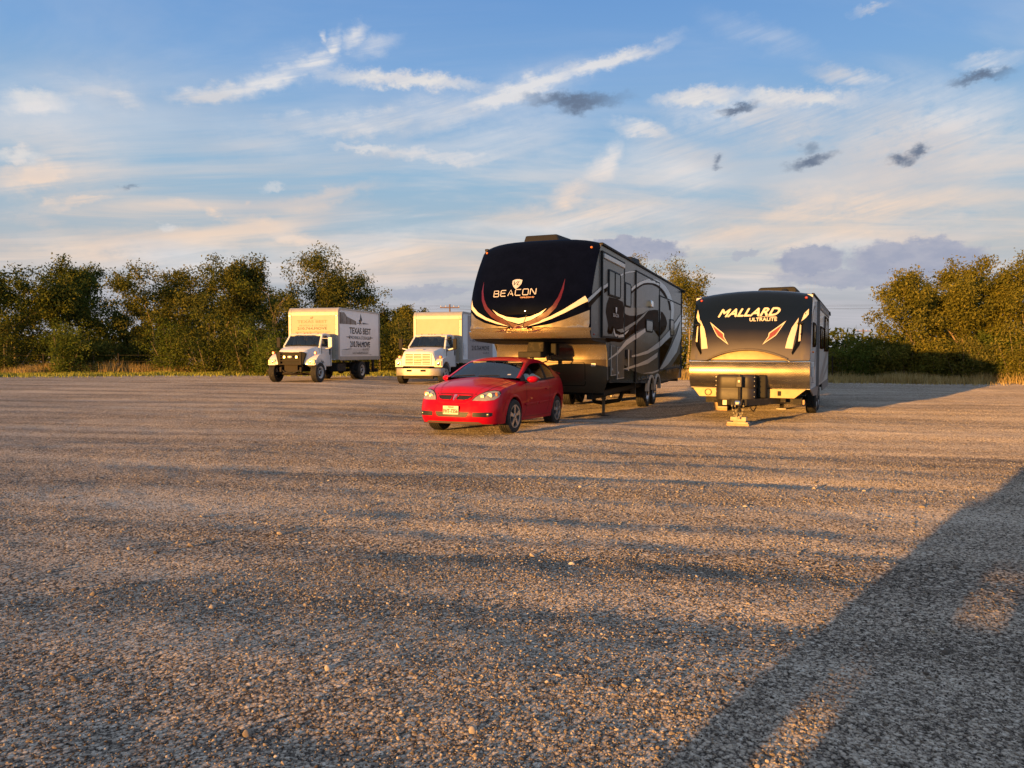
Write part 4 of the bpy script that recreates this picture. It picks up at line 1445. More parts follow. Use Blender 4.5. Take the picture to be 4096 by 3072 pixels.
    put('timber_block', 'thick pale block at the top of the stack under the jack', -.08, -1.17, .105, .31, .16, .08, .0, 'palewood')
    put('timber_block', 'tan wooden chock leaning by the left wheel of the travel trailer', -1.13, 2.75, .0, .34, .26, .26, .1)


build_mallard()

# ------------------------------------------------------------------ two white box trucks
M['boxside'] = mat('white_box_side', (.84, .84, .85), .5, var=.04, dirt=.10, scale=1.2)
M['boxgrey'] = mat('grey_patch_vinyl', (.64, .63, .62), .5, var=.08, dirt=.12)
M['boxfront'] = mat('cream_box_front', (.44, .41, .33), .6, var=.05, dirt=.12)
M['boxalu'] = mat('aluminium_box_trim', (.42, .41, .39), .5, .25, var=.1, dirt=.2, scale=4)
M['faded'] = mat('faded_lettering', (.30, .24, .17), .6, var=.5, scale=14)
M['duskpink'] = mat('faded_mauve_panel', (.40, .34, .33), .55, var=.1, dirt=.15)
M['navyletter'] = mat('dark_letters_on_box', (.045, .04, .05), .5, var=.3, scale=8)
M['barn'] = mat('barn_board_print', (.24, .21, .19), .6, var=.5, scale=2.5)
M['barndark'] = mat('barn_board_print_dark', (.14, .10, .08), .6, var=.4, scale=4)
M['guard'] = mat('brown_black_grille_guard', (.022, .016, .012), .7, spec=.3)
M['oval'] = mat('silver_oval_badge', (.62, .58, .5), .3, .5)


def star_poly(cx, cy, r, tall=1.0, sx=1.0):
    out = []
    for i in range(10):
        a = math.pi / 2 + math.pi * i / 5
        q = r if i % 2 == 0 else r * .38
        out.append((cx + sx * q * math.cos(a), cy + q * math.sin(a) * (tall if i == 0 else 1)))
    return out


def truck_box(T, x0, x1, L, z0, z1, flat=.03):
    """cargo box: walls, rounded front header, corner posts, rails, doors"""
    r = .26
    prof = [(0, z0)] + [(0, z1 - r)] + [(r - r * math.cos(R(a)), z1 - r + r * math.sin(R(a))) for a in (15, 30, 45, 60, 75)] + [(r, z1), (L, z1), (L, z0)]
    box = MB().prism(prof, 'x', x0 + .03, x1 - .03).build('cargo_box', 'boxside', T)
    MB().box(x0 + .16, x1 - .16, -.012, .0, z0 + .05, z1 - .36).build('front_panel', 'boxfront', box)
    head = [(-.016, z1 - .36)] + [(-.016, z1 - r)] + [(r - (r + .014) * math.cos(R(a)), z1 - r + (r + .014) * math.sin(R(a))) for a in (15, 30, 45, 60, 75)] + [(r + .05, z1 + .014)]
    inner = [(p[0] + .012, p[1] - .006) for p in head]
    MB().loft([[(x, *p) for p in head] + [(x, *p) for p in inner[::-1]] for x in (x0 + .16, x1 - .16)]).build('front_header', 'boxalu', box, sm=40)
    for xa, xb in ((x0 - .005, x0 + .16), (x1 - .16, x1 + .005)):
        post = [(-.024, z0), (-.024, z1 - r)] + [(r - (r + .022) * math.cos(R(a)), z1 - r + (r + .022) * math.sin(R(a))) for a in (15, 30, 45, 60, 75)] + [(r + .1, z1 + .022), (r + .1, z1 - .02), (.16, z1 - .2), (.16, z0)]
        MB().prism(post, 'x', xa, xb).build('corner_post', 'boxalu', box, bevel=.02)
        p = MB()
        for i in range(9):
            p.ball(((xa + xb) / 2 + (.05 if xa < 0 else -.05), -.026, z0 + .2 + i * (z1 - z0 - .5) / 8), .014, 6)
        tag(p.build('rivet_row', 'dark_metal', box), kind='stuff')
    for xa, xb in ((x0 - .008, x0 + .04), (x1 - .04, x1 + .008)):
        MB().box(xa, xb, .16, L + .02, z0 - .02, z0 + .17).build('bottom_rail', 'boxalu', box)
        MB().box(xa, xb, .3, L + .02, z1 - .07, z1 + .012).build('top_rail', 'boxalu', box)
        MB().box(xa, xb, L - .06, L + .03, z0 + .17, z1 - .07).build('rear_post', 'boxalu', box)
    for x in (x0 + .08, x1 - .08):
        MB().box(x - .05, x + .05, -.05, -.02, z1 - .42, z1 - .36).build('marker_lamp', 'redlens', box, bevel=.01)
    MB().box(x0 + .05, x1 - .05, L, L + .03, z0, z1 - .05).build('roll_door', 'boxside', box)
    return box


def truck_chassis(T, y0, y1, rear, zr, wr, rim=.27):
    for s in (-1, 1):
        MB().box(s * .42 - .05, s * .42 + .05, y0, y1, .62, .86).build('frame_rail', 'dark_metal', T)
        wheel(T, s * 1.20, rear, wr, wr, .24, s, 'steel_out', rim)
        wheel(T, s * .93, rear, wr, wr, .24, s, 'steel_in', rim, name='inner_wheel')
        MB().box(s * 1.2 - .13 if s > 0 else -1.2 - .13, s * 1.2 + .13 if s > 0 else -1.2 + .13, rear + .62, rear + .64, .22, .90).build('mud_flap', 'black', T)
        MB().box(s * .8 - .25, s * .8 + .25, .3, 1.25, .45, .85).build('fuel_tank' if s > 0 else 'tool_box', 'dark_metal', T, bevel=.05)
        MB().box(s * .9 - .04, s * .9 + .04, y1 - .25, y1 - .05, .35, 1.02).build('lift_arm', 'black', T)
    MB().tube((-1.0, rear, wr), (1.0, rear, wr), .09, n=10).ball((0, rear, wr), .2, 10).build('rear_axle', 'dark_metal', T, sm=40)
    MB().tube((0, -.5, .66), (0, rear, wr + .02), .05, n=8).build('drive_shaft', 'dark_metal', T, sm=40)
    MB().box(-1.1, 1.1, y1 - .08, y1 + .04, .32, .50).build('rear_bumper', 'dark_metal', T)


def cab(T, yb, yt, yr, zb, zt, wb, wt, zlow, base):
    """cab: doors and lower shell, pillars, roof, glass, seats"""
    lower = MB()
    lower.hexa([(-wb, yb, zlow), (wb, yb, zlow), (wb, yr, zlow), (-wb, yr, zlow)], [(-wb * .985, yb, zb), (wb * .985, yb, zb), (wb * .985, yr, zb), (-wb * .985, yr, zb)])
    lo = lower.build('cab', 'white', T, bevel=.05, seg=3)
    ro = MB()
    ro.loft([[(x * k, y, z) for x, z in rrect(-wt, wt, zt - .10, zt + h, .045)] for y, k, h in ((yt - .06, .95, -.035), (yt, 1.0, 0), ((yt + yr) / 2, 1.03, .035), (yr - .05, 1.02, .02), (yr, .99, -.02))])
    r = ro.build('cab_roof', 'white', T, sm=50)
    for i in range(5):
        x = (-.5, -.15, 0, .15, .5)[i] * wt / .8
        MB().ball((x, yt + .12, zt + .035), (.035, .05, .022), 8).build('roof_lamp', 'amber', r, sm=60)
    # pillars
    def beam(name, a, b, w, d):
        a, b = Vector(a), Vector(b)
        q = [Vector((-w, -d, 0)), Vector((w, -d, 0)), Vector((w, d, 0)), Vector((-w, d, 0))]
        return MB().hexa([a + v for v in q], [b + v for v in q]).build(name, 'white', T, bevel=.012)
    for s in (-1, 1):
        beam('windscreen_pillar', (s * (wb - .06), yb + .04, zb - .02), (s * (wt - .05), yt, zt - .04), .045, .05)
        beam('door_pillar', (s * (wb - .05), yr - .16, zb - .02), (s * (wt - .0), yr - .16, zt - .04), .035, .15)
        gy = [(yb + .14, zb + .0), (yr - .31, zb + .0), (yr - .31, zt - .09), (yt + .09, zt - .09)]
        MB().hexa([(s * (wb - .05), gy[0][0], gy[0][1]), (s * (wb - .045), gy[0][0], gy[0][1]), (s * (wb - .045), gy[1][0], gy[1][1]), (s * (wb - .05), gy[1][0], gy[1][1])],
                  [(s * (wt - .03), gy[3][0], gy[3][1]), (s * (wt - .025), gy[3][0], gy[3][1]), (s * (wt - .025), gy[2][0], gy[2][1]), (s * (wt - .03), gy[2][0], gy[2][1])]).build('side_window', 'glass', T)
        # door: seam, handle, black sill
        MB().box(s * wb - .006, s * wb + .006, yb + .10, yb + .115, zlow + .04, zb).box(s * wb - .006, s * wb + .006, yr - .16, yr - .145, zlow + .04, zb).build('door_seam', 'black', lo)
        MB().box(s * wb - .02, s * wb + .03, yr - .27, yr - .22, zb - .42, zb - .12).build('door_handle', 'black', lo, bevel=.008)
        MB().box(s * wb - .02, s * wb + .012, yb + .12, yr - .17, zb - .035, zb + .015).build('window_sill', 'black', lo, bevel=.006)
    # windscreen, slightly bowed
    m = MB()
    rows = []
    for t in (0, .5, 1):
        z = zb - .01 + (zt - .07 - zb) * t
        y = yb + (yt - yb) * t - .02
        w = (wb - .10) + (wt - .10 - wb + .10) * t
        rows.append([(u * w, y - .07 * (1 - u * u), z) for u in (-1, -.6, -.2, .2, .6, 1)])
    m.loft(rows, closed=False, caps=False)
    m.build('windscreen', 'glass', T, sm=60)
    b = MB()
    for t0, t1 in ((0, .07),):
        b.loft([[(u * (wb - .09), yb - .035 - .07 * (1 - u * u), zb - .04) for u in (-1, -.5, 0, .5, 1)], [(u * (wb - .10), yb - .02 - .07 * (1 - u * u), zb + .02) for u in (-1, -.5, 0, .5, 1)]], closed=False, caps=False)
    b.build('cowl', 'black', T)
    for s in (-.45, .35):
        MB().tube((s, yb - .09, zb + .01), (s + .42, yb - .06, zb + .06), .010, n=5).build('wiper', 'black', T)
    # rear wall with its window, trim inside
    w = MB()
    w.box(-wb + .04, -.5, yr - .04, yr - .02, zb - .05, zt - .05).box(.5, wb - .04, yr - .04, yr - .02, zb - .05, zt - .05).box(-.5, .5, yr - .04, yr - .02, zb - .05, zb + .12)
    w.build('rear_wall', 'tan', T)
    MB().box(-.5, .5, yr - .034, yr - .028, zb + .12, zt - .06).build('rear_window', 'glass', T)
    MB().box(-wb + .05, wb - .05, yb + .03, yb + .32, zb - .10, zb + .03).build('dashboard', 'black', T, bevel=.05)
    for x in (-.45, .0, .48):
        MB().loft([[(x + px, yr - .32 + dy, z) for px, dy in ((-k, -.06), (k, -.06), (k, .06), (-k, .06))] for z, k in ((zb - .4, .2), (zb + .10, .22), (zb + .26, .18), (zb + .28, .11), (zb + .42, .10), (zb + .44, .07))]).build('seat', 'seat', T, bevel=.03)
    MB().lathe([(.17, -.012), (.185, 0), (.17, .012)], (.48, yb + .40, zb + .03), 'y', 20).build('steering_wheel', 'black', T, sm=60)


def mirror(T, s, x, y, z0, z1, back, face):
    a = MB().box(x - .10, x + .10, y - .03, y + .05, z0, z1).build('mirror', back, T, bevel=.03)
    MB().path([(s * .95, y + .02, z0 - .08), (x, y + .01, z0 - .02), (x, y + .01, z0 + .02)], .02).build('mirror_arm', 'black' if face else 'white', a)
    MB().path([(s * .9, y + .05, z1 - .05), (x, y + .01, z1 - .06)], .014).build('mirror_stay', 'black' if face else 'white', a)
    MB().box(x - .085, x + .085, y + .05, y + .055, z0 + .03, z1 - .03).build('mirror_glass', 'chrome', a)


def hood(T, rows, name='bonnet'):
    """rows: (y, half width at bottom, half width at top, z bottom, z top)"""
    rings = []
    for y, w0, w1, z0, z1 in rows:
        r = .07
        rings.append([(w0, y, z0), (w0 * .995, y, (z0 + z1) / 2), (w1 + .02, y, z1 - r), (w1 - .03, y, z1 - .012), (w1 * .6, y, z1 + .018), (0, y, z1 + .028),
                      (-w1 * .6, y, z1 + .018), (-w1 + .03, y, z1 - .012), (-w1 - .02, y, z1 - r), (-w0 * .995, y, (z0 + z1) / 2), (-w0, y, z0)])
    return MB().loft(rings).build(name, 'white', T, sm=35)


def fender(T, s, xi, xo, axle, wr, yf, yr, zf, ztop, zlow, shape):
    a = [(axle + wr * math.cos(R(t)), zlow - .0 + (wr) * math.sin(R(t))) for t in (4, 20, 40, 60, 80, 100, 120, 135, 148)]
    poly = [(yr, a[0][1])] + [(yr, ztop - .10)] + shape + [(yf, zf)] + [(yf, a[-1][1])] + [(p[0], p[1]) for p in a[::-1]]
    o = MB().prism(poly, 'x', s * xi, s * xo).build('fender', 'white', T, bevel=.055, seg=3)
    MB().loft([[(s * xi, p[0], p[1] + .004) for p in a], [(s * (xo - .05), p[0], p[1] + .004) for p in a]], closed=False, caps=False).build('wheel_arch', 'black', o)
    return o


def build_truck_one():
    T = thing('box_truck', 'white box truck with bare brown grille guard and no bumper, left of the other truck', 'truck', (-9.5904, 34.5705, .14), -R(12.5))
    L = 4.98
    box = truck_box(T, -1.38, 1.25, L, 1.03, 3.55)
    truck_chassis(T, -1.9, L, 2.80, .46, .47)
    cab(T, -1.27, -.80, -.12, 1.70, 2.27, .97, .86, .72, 0)
    hood(T, [(-1.22, .95, .86, 1.0, 1.68), (-1.6, .92, .80, .95, 1.62), (-2.0, .84, .70, .88, 1.52), (-2.16, .74, .62, .86, 1.46), (-2.22, .66, .55, .86, 1.38)])
    for s in (-1, 1):
        f = fender(T, s, .70, 1.19, -1.72, .56, -2.18, -1.18, .92, 1.38, .52, [(-1.35, 1.33), (-1.6, 1.32), (-1.85, 1.26), (-2.05, 1.13), (-2.15, 1.02)])
        wheel(T, s * 1.19, -1.72, .47, .47, .26, s, 'steel_out', .27)
        bl = MB().box(s * .86 - .02, s * 1.14 + .02, -2.215, -2.16, .86, 1.06) if s > 0 else MB().box(-1.16, -.84, -2.215, -2.16, .86, 1.06)
        h = bl.build('headlamp', 'lens', T, bevel=.02)
        MB().box(*((1.04, 1.165) if s > 0 else (-1.165, -1.04)), -2.222, -2.15, .87, 1.05).build('turn_lamp', 'amber', h, bevel=.015)
        MB().lathe([(0, -.02), (.05, -.01), (.075, 0)], (s * .94, -2.215, .96), 'y', 16).build('bulb', 'chrome', h, sm=60)
        MB().box(*((.80, 1.17) if s > 0 else (-1.17, -.80)), -2.21, -2.10, .80, .865).build('lamp_sill', 'white', T, bevel=.02)
        b = MB().box(s * 1.06 - .055, s * 1.06 + .055, -1.98, -1.88, 1.30, 1.43)
        b.build('corner_lamp', 'amber', T, bevel=.02)
        MB().box(s * .5 - .05, s * .5 + .05, -2.3, -1.6, .50, .72).build('frame_horn', 'guard', T, bevel=.01)
    mirror(T, 1, 1.33, -1.02, 1.62, 2.10, 'white', False)
    mirror(T, -1, -1.33, -1.02, 1.62, 2.10, 'black', True)
    # grille guard
    g = MB()
    for x in (-.52, .52):
        g.box(x - .045, x + .045, -2.36, -2.27, .82, 1.42)
    for z in (.82, .98, 1.10, 1.22, 1.34):
        g.box(-.52, .52, -2.35, -2.28, z, z + .055)
    gg = g.build('grille_guard', 'guard', T)
    MB().box(-.60, .60, -2.26, -2.20, .84, 1.40).build('grille_shadow', 'black', T)
    for s in (-1, 1):
        MB().hexa([(s * .56, -2.34, .82), (s * .62, -2.30, .84), (s * .62, -2.2, .84), (s * .56, -2.2, .82)], [(s * .56, -2.34, 1.42), (s * .76, -2.28, 1.34), (s * .76, -2.15, 1.34), (s * .56, -2.2, 1.42)]).build('guard_wing', 'black', T, bevel=.02)
    m = MB().lathe([(0, -.02), (.07, -.012), (.085, 0)], (0, 0, 0), 'y', 24)
    m.v = [(a * 1.5, b - 2.36, c * .75 + 1.18) for a, b, c in m.v]
    m.build('badge', 'oval', gg, sm=60)
    for x in (-.27, .34):
        MB().box(x - .04, x + .04, -2.37, -2.34, 1.13, 1.22).build('guard_clip', 'oval', gg)
    MB().box(-.36, .30, -2.20, -2.05, .50, .80).build('radiator', 'guard', T)
    MB().path([(-.5, -2.2, .62), (-.3, -2.28, .48), (.1, -2.28, .44), (.4, -2.25, .55), (.5, -2.2, .70)], .03, 8).build('hose', 'dark_metal', T, sm=50)
    MB().path([(-.45, -2.1, .45), (.0, -2.2, .36), (.45, -2.1, .42)], .028, 8).build('tie_rod', 'guard', T, sm=50)
    MB().tube((-1.05, -1.72, .40), (1.05, -1.72, .40), .07, n=10).build('front_axle', 'guard', T, sm=40)
    MB().box(-.45, .45, -2.0, -1.2, .55, .95).build('engine', 'dark_metal', T, bevel=.05)
    # ---- writing
    fb = bvh_of(*[c for c in T.children_recursive if c.name.startswith('front_panel') or c.name.startswith('cargo_box')])
    K = dict(bv=fb, off=.004)
    decal('star', star_poly(-.13, 3.06, .085), 'faded', box, fb)
    decal('rule', [(-.52, 2.985), (-.24, 2.99), (-.24, 2.978)], 'faded', box, fb)
    decal('rule', [(.30, 2.985), (-.02, 2.99), (-.02, 2.978)], 'faded', box, fb)
    lettering('front_lettering', 'TEXAS BEST', -.90, 2.815, 1.58, .135, 'faded', box, fb, heavy=.004)
    lettering('front_lettering', 'MOVING & STORAGE', -.80, 2.645, 1.48, .095, 'faded', box, fb)
    lettering('front_lettering', '210.764.MOVE', -.90, 2.495, 1.56, .115, 'navyletter', box, fb, heavy=.006)
    lettering('front_lettering', 'www.TexasBestMovers.com', -1.02, 2.34, 1.83, .085, 'faded', box, fb)
    sb = bvh_of(*[c for c in T.children_recursive if c.name.startswith('cargo_box')])

    def L_(txt, y, z, w, h, mm='navyletter', **k):
        lettering('side_lettering', txt, y, z, w, h, mm, box, sb, 'x', 1, off=.012, **k)
    decal('grey_patch', [(.38, 1.23), (3.59, 1.25), (3.59, 1.60), (1.45, 1.60), (1.45, 1.52), (.38, 1.52)], 'boxgrey', box, sb, 'x', 1, off=.005, cut=9)
    decal('barn_print', [(.10, 2.78), (2.08, 2.805), (2.04, 2.98), (1.51, 3.07), (1.0, 3.16), (.715, 3.355), (.17, 3.35)], 'barn', box, sb, 'x', 1, off=.006, cut=9)
    for y0, y1, z1 in ((.17, .36, 3.35), (.92, 1.02, 3.16), (1.30, 1.46, 3.08), (1.98, 2.06, 2.97)):
        decal('barn_board', [(y0, 2.79), (y1, 2.79), (y1, z1 - .03), (y0, z1)], 'barndark', box, sb, 'x', 1, off=.008, cut=9)
    st = star_poly(2.58, 2.99, .24, 1.65, .8)
    decal('star', st, 'navyletter', box, sb, 'x', 1, off=.012, cut=9)
    decal('star_shade', [(2.50, 2.92), (2.60, 2.92), (2.71, 2.84), (2.62, 3.0), (2.56, 3.05)], 'redstripe', box, sb, 'x', 1, off=.014, cut=9)
    for pl in ([(2.10, 2.87), (2.34, 2.92), (2.34, 2.86)], [(2.82, 2.93), (3.70, 2.895), (2.82, 2.85)], [(.83, 2.165), (1.17, 2.185), (1.17, 2.13)], [(4.22, 2.165), (3.88, 2.19), (3.88, 2.13)]):
        decal('rule', pl, 'navyletter', box, sb, 'x', 1, off=.012, cut=9)
    for y in (1.28, 3.78):
        decal('small_star', star_poly(y, 2.14, .10, 1.2), 'navyletter', box, sb, 'x', 1, off=.012, cut=9)
    L_('TEXAS BEST', 1.285, 2.335, 2.57, .31, heavy=.008)
    L_('MOVING & STORAGE', 1.42, 2.06, 2.23, .165)
    L_('210.764.MOVE', 1.335, 1.665, 2.39, .285, heavy=.012)
    L_('6683', 2.81, 1.50, .83, .12, space=1.5)
    L_('www.TexasBestMovers.com', 1.585, 1.315, 1.88, .105)
    L_('mover', 3.62, 1.25, .3, .04)


def build_truck_two():
    T = thing('box_truck', 'white box truck with chrome bumper, half hidden behind the fifth-wheel trailer', 'truck', (-3.7374, 36.3235, 0), -R(15))
    L = 7.2
    box = truck_box(T, -1.38, 1.25, L, 1.0, 3.60)
    truck_chassis(T, -2.4, L, 4.6, .46, .47)
    cab(T, -1.68, -1.08, -.16, 1.80, 2.40, 1.0, .86, .80, 0)
    hood(T, [(-1.62, .98, .88, 1.05, 1.79), (-2.1, .95, .84, 1.0, 1.70), (-2.6, .90, .78, .92, 1.60), (-2.72, .86, .74, .88, 1.54), (-2.76, .84, .72, .88, 1.50)])
    for s in (-1, 1):
        fender(T, s, .80, 1.19, -2.12, .56, -2.70, -1.55, .84, 1.34, .54, [(-1.7, 1.33), (-2.0, 1.32), (-2.4, 1.27), (-2.62, 1.21), (-2.69, 1.15)])
        wheel(T, s * 1.18, -2.12, .47, .47, .26, s, 'steel_out', .27)
        xa, xb = (.84, 1.165) if s > 0 else (-1.165, -.84)
        h = MB().box(xa, xb, -2.74, -2.66, .87, 1.14).build('headlamp', 'lens', T, bevel=.03)
        MB().lathe([(0, -.02), (.06, -.01), (.09, 0)], (s * 1.02, -2.745, 1.0), 'y', 16).build('bulb', 'chrome', h, sm=60)
        MB().box(s * 1.04 - .07, s * 1.04 + .07, -2.56, -2.44, 1.25, 1.37).build('corner_lamp', 'amber', T, bevel=.03)
    mirror(T, 1, 1.42, -1.55, 1.68, 2.20, 'black', True)
    mirror(T, -1, -1.42, -1.55, 1.68, 2.20, 'black', True)
    for s in (-1, 1):
        MB().hexa([(s * .98, -1.5, 1.60), (s * .98, -1.42, 1.60), (s * 1.42, -1.50, 1.72), (s * 1.42, -1.58, 1.72)], [(s * .98, -1.5, 1.66), (s * .98, -1.42, 1.66), (s * 1.42, -1.50, 1.77), (s * 1.42, -1.58, 1.77)]).build('mirror_bracket', 'white', T)
    # grille: dark openings behind a white lattice
    MB().box(-.64, .64, -2.772, -2.75, .93, 1.47).build('grille_opening', 'inkblack', T)
    for i in range(8):
        z = .94 + i * .074
        MB().box(-.65, .65, -2.80, -2.765, z - .014, z + .014).build('grille_bar', 'white', T)
    for x in (-.65, -.215, .215, .65):
        MB().box(x - .018, x + .018, -2.803, -2.764, .925, 1.475).build('grille_post', 'white', T)
    decal_box = MB().box(-.20, .20, -2.815, -2.80, 1.12, 1.22).build('badge', 'pinkred', T, bevel=.005)
    fb = bvh_of(decal_box)
    lettering('badge_letters', 'GMC', -.17, 1.135, .34, .07, 'redlens', decal_box, fb, off=.003, heavy=.004)
    MB().hexa([(-.20, -2.60, 1.655), (.20, -2.60, 1.655), (.22, -2.40, 1.675), (-.22, -2.40, 1.675)], [(-.18, -2.58, 1.675), (.18, -2.58, 1.675), (.20, -2.42, 1.70), (-.20, -2.42, 1.70)]).build('bonnet_handle', 'white', T, bevel=.008)
    # bumper with two slots, wrapped round the corners
    us = [-1, -.95, -.85, -.5, 0, .5, .85, .95, 1]
    yb = [-2.45, -2.68, -2.84, -2.92, -2.94, -2.92, -2.84, -2.68, -2.45]
    ring = [(.42, .03), (.44, 0), (.60, -.015), (.76, 0), (.78, .03), (.78, .12), (.42, .12)]
    MB().loft([[(u * 1.21, y + dy, z) for z, dy in ring] for u, y in zip(us, yb)]).build('bumper', 'bumperchrome', T, sm=45)
    for x in (-.38, .32):
        MB().box(x - .13, x + .13, -2.965, -2.94, .62, .72).build('bumper_slot', 'black', T, bevel=.02)
    MB().box(-.75, .75, -2.75, -2.6, .28, .42).build('cross_member', 'guard', T)
    MB().tube((-1.05, -2.12, .42), (1.05, -2.12, .42), .07, n=10).build('front_axle', 'guard', T, sm=40)
    MB().box(-.5, .5, -2.6, -1.5, .5, 1.0).build('engine', 'dark_metal', T, bevel=.05)
    sb = bvh_of(*[c for c in T.children_recursive if c.name.startswith('cargo_box')])
    decal('mauve_panel', [(.99, 1.18), (5.5, 1.18), (5.5, 3.45), (.99, 3.45)], 'duskpink', box, sb, 'x', 1, off=.006, cut=9)

    def L_(txt, y, z, w, h, **k):
        lettering('side_lettering', txt, y, z, w, h, 'navyletter', box, sb, 'x', 1, off=.012, **k)
    L_('TEXAS BEST', 1.48, 2.39, 3.3, .31, heavy=.008)
    L_('MOVING & STORAGE', 1.75, 2.08, 2.85, .14)
    L_('210.764.MOVE', 1.62, 1.65, 3.18, .24, heavy=.012)
    L_('6683', 3.6, 1.45, 1.1, .11, space=1.5)
    decal('star', star_poly(3.1, 3.02, .25, 1.6, .9), 'navyletter', box, sb, 'x', 1, off=.012, cut=9)
    for pl in ([(1.25, 2.15), (1.55, 2.17), (1.55, 2.13)], [(1.75, 2.9), (2.8, 2.92), (2.8, 2.86)]):
        decal('rule', pl, 'navyletter', box, sb, 'x', 1, off=.012, cut=9)
    for k in range(4):
        MB().box(1.252, 1.256, .25, .75, 1.42 - .0 + k * .16, 1.54 + k * .16).build('sticker', 'boxside', box)


M['bumperchrome'] = mat('dull_chrome_bumper', (.45, .42, .38), .5, .5, var=.12, dirt=.3, scale=3)
M['pinkred'] = mat('red_badge', (.40, .10, .07), .4, coat=.4)
build_truck_one()
build_truck_two()

# ------------------------------------------------------------------ the red coupe
def catmull(pts, n):
    """points on a smooth curve through pts"""
    P = np.array(pts, float)
    P = np.vstack([2 * P[0] - P[1], P, 2 * P[-1] - P[-2]])
    out = []
    seg = len(pts) - 1
    for t in np.linspace(0, seg, n):
        i = min(int(t), seg - 1)
        f = t - i
        p0, p1, p2, p3 = P[i:i + 4]
        out.append(.5 * ((2 * p1) + (-p0 + p2) * f + (2 * p0 - 5 * p1 + 4 * p2 - p3) * f * f + (-p0 + 3 * p1 - 3 * p2 + p3) * f ** 3))
    return np.array(out)


def car_paint():
    m, nt, out = new_mat('red_car_paint')
    co = obj_co()
    n = noise(co, 1.5, 4, .6)
    dust = smooth(noise(co, 6, 6, .7), .5, .8) * .10
    c = mix(n, (.44, .003, .016), (.54, .004, .022))
    c = mix(dust, c, (.30, .18, .13))
    principled(nt, out, c, .32, .1, .24, .02, .12)
    return m


